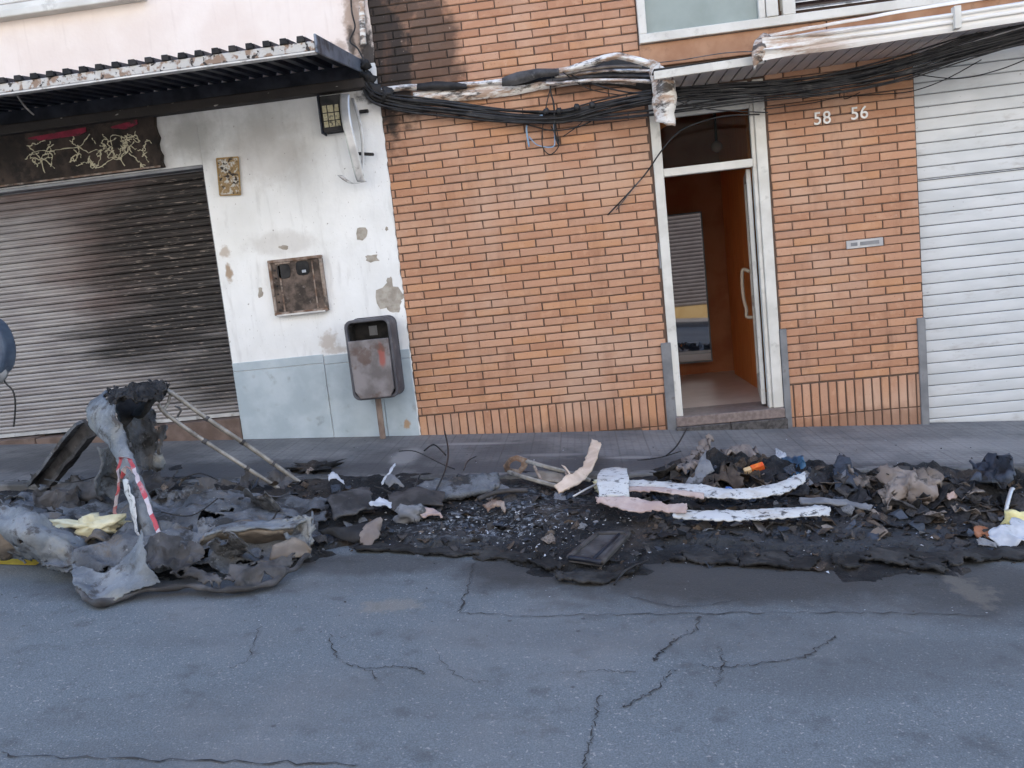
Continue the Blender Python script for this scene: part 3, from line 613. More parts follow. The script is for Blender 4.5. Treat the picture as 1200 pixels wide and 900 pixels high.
# litter bin
YB = -.27
bn = thing('litter_bin', (W(447, 512).x, -.09, zs(W(447, 512).x, -.09)), 'grey-brown scorched litter bin on a post against the white wall', 'litter bin')
p00, p10, p11, p01 = W(414, 469, YB), W(464, 467, YB), W(460, 371, YB), W(402, 376, YB)
bx0, bx1, bz0, bz1 = (p00.x + p01.x) / 2, (p10.x + p11.x) / 2, (p00.z + p10.z) / 2, (p11.z + p01.z) / 2
def rrect(x0, x1, z0, z1, r, n=5):
    out = []
    for cx, cz, a0 in ((x1 - r, z0 + r, -90), (x1 - r, z1 - r, 0), (x0 + r, z1 - r, 90), (x0 + r, z0 + r, 180)):
        for k in range(n + 1):
            a = math.radians(a0 + 90 * k / n); out.append((cx + r * math.cos(a), cz + r * math.sin(a)))
    return out
o_ = rrect(bx0, bx1, bz0, bz1, .055); i_ = rrect(bx0 + .022, bx1 - .022, bz0 + .022, bz1 - .022, .04); n = len(o_)
vs = [(x, YB, z) for x, z in o_] + [(x, YB, z) for x, z in i_] + [(x, -.075, z) for x, z in o_] + [(x, -.09, z) for x, z in i_]
fs = []
for k in range(n):
    j = (k + 1) % n
    fs += [(k, j, n + j, n + k), (k, 2 * n + k, 2 * n + j, j), (n + k, n + j, 3 * n + j, 3 * n + k)]
fs += [tuple(range(2 * n, 3 * n))[::-1][::-1], tuple(range(3 * n, 4 * n))]
MB().add(vs, fs).build('hood', plain('bin_grey', (.055, .055, .066), (.10, .10, .115), .5, sc=7, bump=.2, grime=((.20, .19, .19), 14, .58, .5)), bn, bevel=.006, seg=2)
m = M('bin_front', .6); cc = m.mix((.13, .115, .115), (.23, .21, .215), m.step(m.noise(7, 5), .35, .65)); cc = m.mix(cc, (.30, .07, .05), m.ell([(W(448, 415, YB).x, W(448, 415, YB).z, .035, .12, .8)], 14, .6)); cc = m.mix(cc, (.10, .06, .045), m.math('MULTIPLY', m.step(m.noise(9, 6), .52, .65), .7)); m.col(cc); m.bump(m.noise(40, 4), .3, .006)
MB().box(bx0 + .024, bx1 - .024, -.10, -.094, bz0 + .03, bz1 - .024).box(bx0 + .0235, bx0 + .028, YB + .03, -.101, bz0 + .05, bz1 - .05).box(bx1 - .028, bx1 - .0235, YB + .03, -.101, bz0 + .05, bz1 - .05).box(bx0 + .05, bx1 - .05, YB + .03, -.101, bz1 - .028, bz1 - .0235).build('inner_dark_sheets', CHAR, bn)  # dark sheets added inside so the mouth reads as deep shade
zf = bz0 + (bz1 - bz0) * .745
fp = [(bx0 + .018, zf), (bx0 + .026, bz0 + .07), (bx0 + .06, bz0 + .012), (bx1 - .06, bz0 + .012), (bx1 - .026, bz0 + .07), (bx1 - .024, zf)]
MB().prism(fp[1:5] + [fp[5], fp[0]], YB - .02, YB + .02).build('front_panel', m.m, bn, bevel=.008, seg=2)
MB().box(bx0 + .14, bx0 + .20, -.105, -.092, zf + .02, zf + .09).box(bx0 + .155, bx0 + .185, -.115, -.106, zf + .03, zf + .07).build('latch', STEEL, bn)
px_ = W(447, 500, -.09).x
MB().tube([Vector((px_, -.088, zs(px_, -.09) - .02)), Vector((px_, -.088, bz0 + .2))], .024, 10).build('post', RUST if False else plain('bin_post', (.16, .11, .09), (.24, .18, .15), .6, sc=9, bump=.2), bn)

# ------------------------------------------------------------------ brick house
hx = 1.0
house = thing('brick_house', (hx, .1, zs(hx, 0)), 'orange brick house with open street door, upper windows and pale garage shutter', 'building')
A = .0587; L = .25
DX0, DX1 = 1.648, 2.452                                   # door opening
GX = 3.472                                                # garage side
YM = .007
MB().box(XB + .004, DX0, YM, .28, -.7, 2.62).build('wall', MORTAR, house)
MB().box(XB + .004, 1.62, YM, .28, 2.6201, 3.6).build('wall', MORTAR, house)
MB().box(DX1, GX, YM, .28, -.75, 2.6).build('wall', MORTAR, house)
MB().box(DX0 + .001, DX1 - .001, YM + .002, .28, 2.12, 2.6).build('wall', MORTAR, house)
MB().box(XB + .008, 9.0, .05, 6.0, 3.6, 9.0).build('upper_floors', BROWNP, house)
MB().box(GX + .001, 9.0, .11, .3, 2.1, 3.6).build('upper_floors', BROWNP, house)
MB().box(6.0, 9.0, .0, .3, -1.2, 2.1).build('wall', MORTAR, house)
def brick_mesh(w, h, d=.05):
    j = lambda s: random.uniform(-s, s) * 1.9
    ch = random.uniform(.003, .006); hw, hh = w / 2, h / 2
    fr = [(-hw + ch + j(.001), j(.0006), -hh + ch + j(.001)), (hw - ch + j(.001), j(.0006), -hh + ch + j(.001)), (hw - ch + j(.001), j(.0006), hh - ch + j(.001)), (-hw + ch + j(.001), j(.0006), hh - ch + j(.001))]
    md = [(-hw + j(.0008), ch, -hh), (hw + j(.0008), ch, -hh), (hw, ch, hh + j(.0008)), (-hw, ch, hh + j(.0008))]
    bk_ = [(x, d, z) for x, y, z in md]
    me = bpy.data.meshes.new('brick')
    fs = [(0, 1, 2, 3)] + [(4 + k, 4 + (k + 1) % 4, (k + 1) % 4, k) for k in range(4)] + [(8 + k, 8 + (k + 1) % 4, 4 + (k + 1) % 4, 4 + k) for k in range(4)]
    me.from_pydata(fr + md + bk_, [], fs); me.materials.append(BRICK); return me
bricks = []                                               # (cx, cz, w, h)
G_ = .008
def course(x0, x1, zc, ph, cuts=()):
    x = math.floor((x0 - ph) / L) * L + ph
    while x < x1:
        a, b = max(x, x0), min(x + L, x1)
        if b - a > .02: bricks.append(((a + b) / 2 + random.uniform(-.0012, .0012), zc + random.uniform(-.0008, .0008), b - a - G_ + random.uniform(-.0015, .0015), A - G_))
        x += L
for r in range(1, 62):
    zc = (r - .5) * A
    xr = DX0 - .012 if zc < 2.47 else 1.615
    course(XB + .004, xr, zc, 0.0 if r % 2 else L / 2)
for r in range(1, 42):
    zc = (r - .866) * A
    course(DX1 + .012, GX - .002, zc, (10.37 * L) % L if r % 2 == 0 else (10.37 * L + L / 2) % L)
for x in np.arange(XB + .036, DX0 - .03, .0622):
    zb = -.242; g = zs(x, 0) - .01; zb2 = max(zb, g) if zs(x, 0) > zb else zb
    bricks.append((x, (0 + zb2) / 2 - G_ / 2, .0622 - G_ - .001, -zb2 - G_))
    if zb - .03 > g: bricks.append((x, (zb + g) / 2 - G_ / 2, .0622 - G_ - .001, zb - g - G_))
for x in np.arange(DX1 + .045, GX - .02, .0622):
    bricks.append((x, -.145 - G_ / 2 + .0, .0622 - G_ - .001, .243 - G_)); g = zs(x, 0) - .02
    bricks.append((x, (-.267 + g) / 2 - G_ / 2, .0622 - G_ - .001, -.267 - g - G_))
def parea(b):
    p = [pr((b[0] + sx * b[2] / 2, 0, b[1] + sz * b[3] / 2)) for sx, sz in ((-1, -1), (1, -1), (1, 1), (-1, 1))]
    if min(q[0] for q in p) < 0 or max(q[0] for q in p) > 1200 or min(q[1] for q in p) < -5: return 0
    if b[1] > 2.08 and b[0] < 1.8: return abs(p[1][0] - p[0][0]) * 2
    return abs((p[1][0] - p[0][0]) * (p[2][1] - p[1][1]))
bricks.sort(key=lambda b: -parea(b))
cache = {}
for b in bricks[:300]:
    key = (round(b[2], 2), round(b[3], 2), random.randrange(9))
    if key not in cache: cache[key] = brick_mesh(key[0] if key[0] < .2 else .2415, b[3])
    o = bpy.data.objects.new('brick', cache[key]); o.location = (b[0], random.uniform(-.0035, .0008), b[1]); o.rotation_euler = (random.uniform(-.006, .006), random.uniform(-.003, .003), random.uniform(-.004, .004))
    link(o, house)
q = MB()
for b in bricks[300:]:
    me = brick_mesh(b[2], b[3]); y_ = random.uniform(-.0035, .0008)
    q.add([(v.co.x + b[0], v.co.y + y_, v.co.z + b[1]) for v in me.vertices], [tuple(p.vertices) for p in me.polygons]); bpy.data.meshes.remove(me)
# the remaining bricks keep their own tone through a face attribute
m2 = BRICK.copy(); m2.name = 'brick_clay_many'
nt_ = m2.node_tree
at = nt_.nodes.new('ShaderNodeAttribute'); at.attribute_name = 'tone'
for l in list(nt_.links):
    if l.from_node.type == 'OBJECT_INFO': nt_.links.new(at.outputs['Fac'], l.to_socket)
o = q.build('brick', m2, house); o['kind'] = 'stuff'
ta = o.data.attributes.new('tone', 'FLOAT', 'FACE'); nf = len(o.data.polygons) // max(1, len(bricks[300:]))
vals = []
for b in bricks[300:]: vals += [random.random()] * nf
ta.data.foreach_set('value', vals[:len(o.data.polygons)])

# corner guards
def guard(x0, x1, ztop, zbot, y0=-.016): return MB().box(x0, x1, y0, .012, zbot, ztop).build('corner_guard', STEEL, house, bevel=.003)
zt1 = W(776, 402, 0).z
guard(DX0 - .055, DX0 + .018, zt1, -.45)
guard(DX1 + .002, DX1 + .050, W(922, 385).z, -.5)
guard(GX - .052, GX + .004, W(1082, 372).z, -.6)
MB().box(DX0 - .014, DX0 - .002, -.005, .01, W(770, 315).z, W(768, 285).z).build('bracket_plate', STEEL, house)
# granite step in front of the door
zsill = -.185
for a, b in [(1.655, 2.05), (2.054, 2.462)]:
    MB().box(a, b, -.055, .30, -.6, zsill - .074).build('step_block', GRANITE, house, bevel=.005)
MB().box(1.66, 2.452, -.03, .34, zsill - .073, zsill).build('threshold', plain('threshold_stone', (.16, .125, .115), (.24, .19, .175), .35, sc=30, bump=.05), house, bevel=.005)
# door frame
fy0, fy1 = -.006, .07
ft = 2.165
jl = .068; jr = .075
MB().box(DX0, DX0 + jl, fy0, fy1, zsill + .001, ft).build('door_jamb', WHITEF, house, bevel=.004)
MB().box(DX1 - jr, DX1, fy0, fy1, zsill + .001, ft).box(DX1 - jr - .028, DX1 - jr - .001, .01, fy1 - .004, zsill + .001, ft - .06).build('door_jamb', WHITEF, house, bevel=.004)
ztr = W(830, 197, 0).z
MB().box(DX0 + jl + .001, DX1 - jr - .03, .002, fy1 - .006, ztr - .025, ztr + .032).build('transom_bar', WHITEF, house, bevel=.004)
MB().box(DX0 + jl + .001, DX1 - jr - .03, .003, fy1 - .006, W(830, 132, 0).z, ft - .001).build('head_frame', WHITEF, house, bevel=.004)
MB().box(DX0 + jl + .0, DX1 - jr - .028, .034, .038, ztr + .033, W(830, 132, 0).z - .001).build('transom_pane', GLASS, house)
# open door leaf, hinged on the right, swung inwards
lx = DX1 - jr - .034
dz0, dz1 = zsill + .02, ztr - .03
LA = math.atan2(.105, .62); LL = .64                        # the leaf is swung a little past square, against the panelling
def lb(mb, y0, y1, z0, z1, x0=-.032, x1=0.0):
    b = MB().box(x0, x1, y0, y1, z0, z1)
    return mb.add([(lx + x * math.cos(LA) + y * math.sin(LA), .078 - x * math.sin(LA) + y * math.cos(LA), z) for x, y, z in b.v], b.f)
dl = MB()
for q_ in [(0, .055, dz0, dz1), (LL - .055, LL, dz0, dz1), (.056, LL - .056, dz1 - .06, dz1 - .001), (.056, LL - .056, dz0 + .001, dz0 + .16), (.056, LL - .056, .55, .63)]: lb(dl, *q_)
door = dl.build('door', WHITEF, house, bevel=.004)
q = MB(); lb(q, .056, LL - .056, dz0 + .161, .549, -.018, -.013); lb(q, .056, LL - .056, .631, dz1 - .061, -.018, -.013); q.build('pane', DARKGL, door)
hp = [(-.035, .60, .82), (-.08, .60, .84), (-.095, .59, .78), (-.095, .59, .62), (-.078, .595, .52), (-.08, .60, .46), (-.035, .60, .45)]
MB().tube(cr([Vector((lx + x * math.cos(LA) + y * math.sin(LA), .078 - x * math.sin(LA) + y * math.cos(LA), z)) for x, y, z in hp], 5), .014, 8).build('handle', CREAMP, door, smooth=True)
# hall behind the door
HD = 2.25
MB().box(1.15, 2.53, .30, HD + .4, zsill - .1, zsill - .002).build('hall_floor', HALLF, house)
MB().box(1.05, 1.149, .29, HD + .4, zsill - .1, 2.6).build('hall_wall', HALLD, house)
MB().box(1.05, 2.62, HD + .03, HD + .2, zsill - .1, 2.6).build('hall_wall', HALLD, house)
MB().box(2.531, 2.62, .29, HD + .03, zsill - .1, 2.6).build('hall_wall', HALLD, house)
MB().box(1.0, 2.62, .29, HD + .4, 2.45, 2.55).build('hall_ceiling', HALLD, house)
for k in range(3):                                         # three tall boards side by side
    MB().box(2.472, 2.529, .74 + k * .42, .74 + (k + 1) * .42 - .003, zsill, 2.40).build('wood_panel', WOOD, house, bevel=.002)
pts = [(1.2, 1.80), (1.60, 1.83), (1.75, 1.93), (1.9, 2.0), (2.05, 2.03), (2.2, 2.02), (2.35, 1.95), (2.465, 1.83), (2.465, 2.449), (1.2, 2.449)]
MB().prism(pts, .10, .13).build('wood_arch', WOOD, house)
q0, q1 = W(780, 330, HD), W(826, 330, HD)
mz0, mz1 = W(808, 423, HD).z, W(800, 252, HD).z
MA = math.radians(4.0); mxc = (q0.x + q1.x) / 2            # the mirror hangs turned a few degrees
def mrot(mb): mb.v = [(mxc + (x - mxc) * math.cos(MA) + (y - HD) * math.sin(MA), HD - .03 - (x - mxc) * math.sin(MA) + (y - HD) * math.cos(MA), z) for x, y, z in mb.v]; return mb
mir = mrot(MB().box(q0.x - .25, q1.x, HD, HD + .02, mz0, mz1)).build('mirror', MIRROR, house)
mrot(MB().box(q0.x - .25, q1.x, HD - .015, HD - .001, mz0 - .02, mz0 - .001).box(q1.x + .001, q1.x + .012, HD - .015, HD - .001, mz0 - .02, mz1 + .01).box(q0.x - .25, q1.x, HD - .012, HD - .001, mz1 + .001, mz1 + .014)).build('frame', STEEL, mir)
lp = thing('globe_lamp', W(840, 172, 1.4), 'small opal globe lamp in the dark hall behind the glass above the door', 'lamp')
lc = W(840, 172, 1.4); blob('globe', lc, (.05, .05, .05), BULB, lp, amp=0.0)
MB().tube([lc + Vector((0, 0, .048)), Vector((lc.x, lc.y, 2.449))], .012, 8).build('stem', CHAR, lp)

# lintel panel and upper windows
zL0, zL1 = 2.335, 2.492
MB().box(1.617, 2.9, -.012, .05, zL0, zL1).build('lintel_panel', BROWNP, house, bevel=.004)
MB().box(2.905, 6.0, -.011, .05, 2.26, zL1).build('lintel_panel', BROWNP, house, bevel=.004)
WZ0 = 2.495
xm0, xm1 = W(889, 18, -.03).x, W(932, 12, -.03).x
wd = MB()
wd.box(1.62, xm1 + 2.2, -.045, .04, WZ0, WZ0 + .062).box(1.62, 1.675, -.044, .04, WZ0 + .0625, 3.5).box(xm0, xm0 + .045, -.044, .04, WZ0 + .0625, 3.5).box(xm0 + .05, xm0 + .13, -.052, .04, WZ0 + .0625, 3.5).box(xm1 - .085, xm1, -.044, .04, WZ0 + .0625, 3.5)
xe = W(1062, 5, -.03).x
wd.box(xe, xe + .16, -.044, .04, WZ0 + .0625, 3.5)
win = wd.build('window', WHITEF, house, bevel=.004)
MB().box(1.676, xm0 - .001, -.012, -.004, WZ0 + .063, 3.5).build('pane', FROST, win)
MB().box(xm1 + .001, xe - .001, .012, .02, WZ0 + .063, 3.5).build('pane', DARKGL, win)
MB().box(xe + .161, xe + 1.2, -.012, -.004, WZ0 + .063, 3.5).build('pane', FROST, win)
for k in range(9):
    zz = WZ0 + .085 + k * .052
    q = MB(); q.add([(xm1 + .002, -.026, zz), (xe - .002, -.026, zz), (xe - .002, .008, zz + .022), (xm1 + .002, .008, zz + .022), (xm1 + .002, -.026, zz + .006), (xe - .002, -.026, zz + .006), (xe - .002, .008, zz + .028), (xm1 + .002, .008, zz + .028)],
                    [(0, 3, 2, 1), (4, 5, 6, 7), (0, 1, 5, 4), (1, 2, 6, 5), (2, 3, 7, 6), (3, 0, 4, 7)]); q.build('slat', ALU, win)
# garage shutter
gsh = MB().box(GX + .005, 6.0, .09, .10, -.9, 2.13).build('roller_shutter', CHAR, house)
pg = .0828; z = -.40 + SX * 0.0; k = 0
me = slat_mesh('slat', 0, 2.5, 0, pg - .0038, GSHUT, depth=.0025)
z = -.55
while z < 2.15:
    o = bpy.data.objects.new('slat', me); o.location = (GX + .012, .07 + random.uniform(-.001, .001), z); o.rotation_euler = (0, random.uniform(-.0006, .0006), 0); link(o, gsh); z += pg
MB().box(GX + .012, 6.0, .060, .066, 1.3405, 1.3445).build('joint_strip', SOOTY, gsh)
# numbers on the brick pier
def number(txt, px, py, hpx, label):
    cu = bpy.data.curves.new('number', 'FONT'); cu.body = txt; cu.extrude = .004; cu.size = .13; cu.align_x = 'CENTER'; cu.align_y = 'CENTER'; cu.space_character = 1.08
    cu.offset = .0008
    t = bpy.data.objects.new('t', cu); COL.objects.link(t); bpy.context.view_layer.update()
    me = bpy.data.meshes.new_from_object(t.evaluated_get(bpy.context.evaluated_depsgraph_get())); bpy.data.objects.remove(t)
    me.materials.clear(); me.materials.append(NUMM)
    zs_ = [v.co.y for v in me.vertices]; xs_ = [v.co.x for v in me.vertices]
    p = W(px, py, -.01); hh = (W(px, py - hpx / 2, -.01) - W(px, py + hpx / 2, -.01)).z
    sy = hh / (max(zs_) - min(zs_)); sx = (18.5 / 162) / (max(xs_) - min(xs_))
    for v in me.vertices: v.co = Vector((v.co.x * sx, -v.co.z - .001, v.co.y * sy))
    o = bpy.data.objects.new('house_number', me); COL.objects.link(o); o.location = (p.x, -.0085, p.z); tag(o, label, 'house number', 'metal house numbers on the brick pier')
number('58', 963.5, 139, 15, 'metal house number 58 on the bricks beside the door')
number('56', 1007, 133, 15, 'metal house number 56 on the bricks nearer the garage')
npl = thing('name_plate', W(1014, 285, 0), 'thin grey metal letter plate fixed to the brick pier', 'plate')
p0, p1 = W(992, 289, -.01), W(1035, 281, -.01); zc = (p0.z + p1.z) / 2
MB().box(p0.x, p1.x, -.012, -.0045, zc - .030, zc + .030).build('plate', plain('plate_grey', (.34, .34, .36), (.44, .44, .45), .4, .4, sc=10, bump=.1), npl, bevel=.003)
MB().box(p0.x + .03, p0.x + .075, -.0155, -.0122, zc - .012, zc + .012).build('slot', STEEL, npl)
MB().box(p0.x + .095, p1.x - .03, -.0155, -.0122, zc - .013, zc + .013).build('slot', STEEL, npl)

# ------------------------------------------------------------------ canopy over the door and the garage
cn = thing('boarded_canopy', (2.9, 0, 2.2), 'shallow canopy of dark soffit boards with warped white trim over door and garage', 'canopy')
def zc_(x): return 2.162 + .021 * (x - 1.8)
cy = -.42; x = 1.70
while x < 2.36:
    MB().box(x, min(x + .076, 2.37), cy, -.001, zc_(x) + .004, zc_(x) + .014).build('soffit_board', SOFF, cn); x += .090
x = 2.378
while x < 4.9:
    MB().box(x, x + .076, -.52, -.016, zc_(x) + .004, zc_(x) + .014).build('soffit_board', SOFF, cn); x += .090
MB().box(1.66, 5.0, cy + .01, -.004, zc_(2.4) + .045, zc_(2.4) + .055).build('soffit_back', CHAR, cn)
q = MB(); q.add([(1.655, cy - .02, zc_(1.65) - .004), (2.368, cy - .02, zc_(2.37) - .004), (2.368, cy, zc_(2.37) - .004), (1.655, cy, zc_(1.65) - .004), (1.655, cy - .02, zc_(1.65) + .05), (2.368, cy - .02, zc_(2.37) + .05), (2.368, cy, zc_(2.37) + .05), (1.655, cy, zc_(1.65) + .05)],
                [(0, 3, 2, 1), (4, 5, 6, 7), (0, 1, 5, 4), (1, 2, 6, 5), (2, 3, 7, 6), (3, 0, 4, 7)]); q.build('fascia', WHITEF, cn, bevel=.005, seg=2)
# warped layered trim on the garage side
prof = [(-.525, -.004), (-.533, .02), (-.531, .040), (-.548, .047), (-.548, .062), (-.536, .068), (-.535, .082), (-.552, .088), (-.552, .100), (-.53, .108), (-.50, .118), (-.42, .125)]
rows = []
for i in range(14):
    x = 2.335 + i * .2; wv = max(0, 1 - i / 4.0)
    rows.append([Vector((x, y + wv * .012 * math.sin(j * 1.9 + i), zc_(x) + z * (1 + .18 * wv) + .010 * math.sin(i * 1.7 + j) * wv)) for j, (y, z) in enumerate(prof)])
loft('fascia', rows, FASC, cn, k=2, thick=.004, amp=.004, freq=4, smooth=False)
loft('melted_flap', [[W(885, 47, -.50), W(895, 38, -.50), W(905, 45, -.50)], [W(882, 62, -.52), W(890, 58, -.56), W(902, 56, -.51)], [W(883, 82, -.50), W(888, 74, -.53), W(897, 70, -.50)]], PVC, cn, k=4, thick=.005, amp=.01, freq=14)
MB().box(W(1118, 20, -.56).x, W(1126, 20, -.56).x, -.572, -.52, zc_(3.7) + .0, zc_(3.7) + .135).build('clip', WHITEF, cn, bevel=.003)
loft('warped_strip', [[W(900, 44, -.3), W(900, 40, -.3)], [W(960, 33, -.35), W(960, 29, -.35)], [W(1020, 22, -.38), W(1020, 18, -.38)], [W(1100, 8, -.40), W(1100, 4, -.40)], [W(1220, -10, -.40), W(1220, -14, -.40)]], FASC, cn, k=4, thick=.004, amp=.006, freq=7)

# ------------------------------------------------------------------ cables and melted trunking on the brick wall
tk = thing('cable_trunking', W(620, 100, 0), 'melted white plastic cable trunking sagging on the brick wall left of the door', 'trunking')
def band(name, pts, mat, Ys, k=5, thick=.005, amp=.006, freq=9, seed=1, mid=0.0):
    rows = []
    for i, (x, a, b) in enumerate(pts):
        Y = Ys if not isinstance(Ys, list) else Ys[i]
        rows.append([W(x, b, Y), W(x, (a + b) / 2, Y - .02 - mid), W(x, a, Y)])
    return loft(name, rows, mat, tk, k=k, thick=thick, amp=amp, freq=freq, seed=seed, rough=.002)
band('lower_channel', [(484, 108, 119), (520, 105, 119), (560, 100, 117), (600, 99, 112), (632, 94, 106), (665, 90, 100), (700, 90, 97), (745, 92, 100)], PVC, -.03, seed=1)
band('upper_channel', [(440, 104, 110), (480, 99, 106), (540, 97, 103), (590, 92, 99), (628, 84, 92), (660, 79, 86), (690, 70, 79), (718, 62, 70), (745, 66, 74), (768, 73, 82)], PVC, [-.03, -.03, -.04, -.05, -.07, -.09, -.13, -.17, -.20, -.22], seed=3)
band('charred_cover', [(488, 98, 106), (510, 96, 106), (530, 96, 105), (547, 99, 104)], CHAR, -.06, seed=5)
band('charred_cover', [(588, 92, 101), (605, 85, 100), (630, 81, 92), (655, 80, 88)], DARKMELT, -.10, seed=7)
band('scorched_backing', [(600, 96, 104), (640, 86, 100), (680, 78, 100), (712, 70, 100), (745, 72, 104), (766, 78, 110)], CHAR, -.022, seed=21)
for k, (a, b) in enumerate([((650, 90), (765, 83)), ((640, 95), (762, 90)), ((664, 86), (752, 78)), ((640, 99), (764, 96))]):
    band('inner_rib', [(a[0], a[1] - 2, a[1] + 2), ((a[0] + b[0]) / 2, (a[1] + b[1]) / 2 - 5, (a[1] + b[1]) / 2 - 1.5), (b[0], b[1] - 2, b[1] + 2)], [PVC, DARKMELT, TANMELT, PVC][k], -.06 - .02 * k, seed=11 + k)
rows = [[W(761, 70, -.22), W(770, 74, -.30), W(780, 80, -.34), W(789, 92, -.28)], [W(763, 90, -.22), W(770, 95, -.31), W(781, 100, -.35), W(791, 105, -.28)],
        [W(765, 118, -.23), W(772, 120, -.31), W(782, 122, -.34), W(791, 125, -.29)], [W(768, 141, -.25), W(774, 144, -.31), W(782, 146, -.33), W(790, 147, -.30)]]
loft('melted_end', rows, PVC, tk, k=5, thick=.006, amp=.018, freq=16, rough=.004)
CG = 'black cables strung along the houses'
def cable(pts, r, label, mat=CABLE, Y=None, jit=1.2, k=6):
    P3 = []
    for p in pts:
        x, y = p[0], p[1]; Yy = p[2] if len(p) > 2 else Y
        P3.append(W(x, y, Yy))
    o = MB().tube(cr(P3, k), r, 6).build('cable', mat, smooth=True)
    return tag(o, label, 'cable', CG)
base = [(424, 92, -.06), (436, 112, -.07), (470, 122, -.07), (520, 127, -.07), (570, 133, -.07), (615, 137, -.07), (660, 137, -.08), (700, 127, -.10), (740, 118, -.14), (790, 110, -.20), (850, 106, -.22), (900, 103, -.22), (960, 96, -.24), (1010, 88, -.26), (1060, 76, -.30), (1120, 58, -.34), (1210, 32, -.40)]
for i in range(13):
    dy = (i - 6) * 1.15; ph = random.uniform(0, 6)
    cable([(x, y + dy * (1 + max(0, (x - 950)) / 230) + 1.8 * math.sin(x / 55 + ph), Y + random.uniform(-.02, .02)) for x, y, Y in base], random.uniform(.006, .0105), 'black cable in the thick bundle running along the wall above the door')
low = [(640, 140, -.07), (700, 139, -.10), (760, 132, -.16), (830, 122, -.20), (900, 115, -.22), (960, 110, -.24), (1010, 101, -.26), (1070, 86, -.30), (1130, 68, -.34), (1210, 45, -.4)]
for i in range(4):
    ph = random.uniform(0, 6)
    cable([(x, y + (i - 1.5) * 2.2 + 1.5 * math.sin(x / 40 + ph), Y) for x, y, Y in low], random.uniform(.005, .007), 'black cable in the lower strand below the thick bundle at the door')
cable([(895, 128, -.2), (950, 121, -.1), (985, 114, -.05), (1040, 110, -.04), (1072, 106, -.05), (1110, 92, -.12), (1150, 70, -.3)], .0035, 'thin black cable crossing the bricks just above number 58')
cable([(1060, 85, -.2), (1120, 92, -.12), (1170, 82, -.15), (1215, 64, -.2)], .004, 'thin black cable sagging across the top of the garage shutter')
cable([(940, 116, -.2), (985, 106, -.1), (990, 116, -.03), (1008, 108, -.1)], .003, 'thin short cable looped under the bundle near the house numbers')
cable([(890, 134, -.2), (850, 136, -.2), (818, 144, -.16), (795, 155, -.12), (775, 177, -.08), (757, 203, -.05), (735, 228, -.035), (712, 252, -.03)], .006, 'loose black cable dangling diagonally from the doorway across the bricks')
cable([(757, 203, -.05), (738, 226, -.04), (722, 246, -.03)], .0035, 'frayed thin end beside the loose diagonal cable', CABLEG)
cable([(670, 88, -.1), (700, 100, -.12), (735, 108, -.14), (765, 110, -.2)], .006, 'black cable sagging inside the melted trunking arch')
cable([(660, 85, -.11), (690, 104, -.1), (730, 112, -.12)], .004, 'thin cable drooping from the trunking arch to the bundle')
cable([(775, 112, -.25), (800, 120, -.24), (830, 128, -.22), (900, 132, -.22)], .0045, 'thin black cable crossing the door head below the bundle')
cable([(780, 130, -.25), (800, 122, -.24), (820, 112, -.22), (850, 106, -.22)], .0045, 'short black cable rising to the bundle over the door')
cable([(895, 60, -.5), (850, 62, -.3), (800, 70, -.2), (765, 74, -.22)], .0035, 'thin brown cable stretched across the brown lintel panel', CABLEG)
# the drop with its loops
cable([(647, 90, -.08), (645, 105, -.08), (649, 122, -.09), (650, 140, -.09), (651, 160, -.06), (655, 170, -.05), (652, 160, -.045), (646, 148, -.05)], .006, 'black cable dropping from the trunking into the hanging loops')
cable([(648, 92, -.10), (641, 120, -.11), (636, 150, -.06), (636, 172, -.05), (645, 181, -.045), (655, 170, -.05), (652, 150, -.06), (648, 120, -.10)], .004, 'thin black cable hanging in a long narrow loop on the bricks')
cable([(600, 140, -.05), (625, 148, -.05), (650, 153, -.06), (680, 148, -.07), (700, 137, -.09)], .0055, 'black cable sagging under the bundle beside the hanging loops')
cable([(620, 172, -.03), (617, 150, -.04), (622, 140, -.06), (636, 135, -.08)], .0065, 'pale blue cable arcing out left of the hanging loops', BLUE)
cable([(620, 160, -.03), (630, 170, -.04), (648, 172, -.05), (650, 160, -.05), (648, 135, -.07)], .004, 'blue cable curling through the hanging loops on the bricks', BLUE)
cable([(660, 160, -.05), (680, 145, -.07), (690, 130, -.09)], .004, 'short thin cable slanting up from the loops to the bundle')
cable([(430, 100, -.06), (445, 110, -.07), (480, 113, -.07), (520, 118, -.07), (560, 124, -.06)], .007, 'burnt cable branching off at the corner of the white wall')
cable([(424, 70, -.05), (430, 95, -.06), (440, 118, -.06), (460, 128, -.05), (500, 130, -.05)], .008, 'thick burnt cable bending down the corner into the bundle')
for i, (x, y) in enumerate([(640, 131), (655, 130), (676, 125), (694, 123)]):
    o = blob('cable_clamp', W(x, y, -.12), (.022, .02, .024), CABLE, seed=i + 1.3, amp=.3, n=10)
    tag(o, 'small dark cable clamp on the bundle above the hanging loops', 'clamp', 'dark clamps on the cable bundle')
for i, (x, y, r) in enumerate([(438, 106, .065), (452, 112, .05), (430, 90, .05), (428, 76, .035)]):
    o = blob('melted_joint', W(x, y, -.06), (r, .04, r * .9), CHAR, seed=i + 4.3, amp=.6, n=16)
    tag(o, 'black melted cable joint at the corner of the white wall', 'melted joint', 'melted joints at the corner')

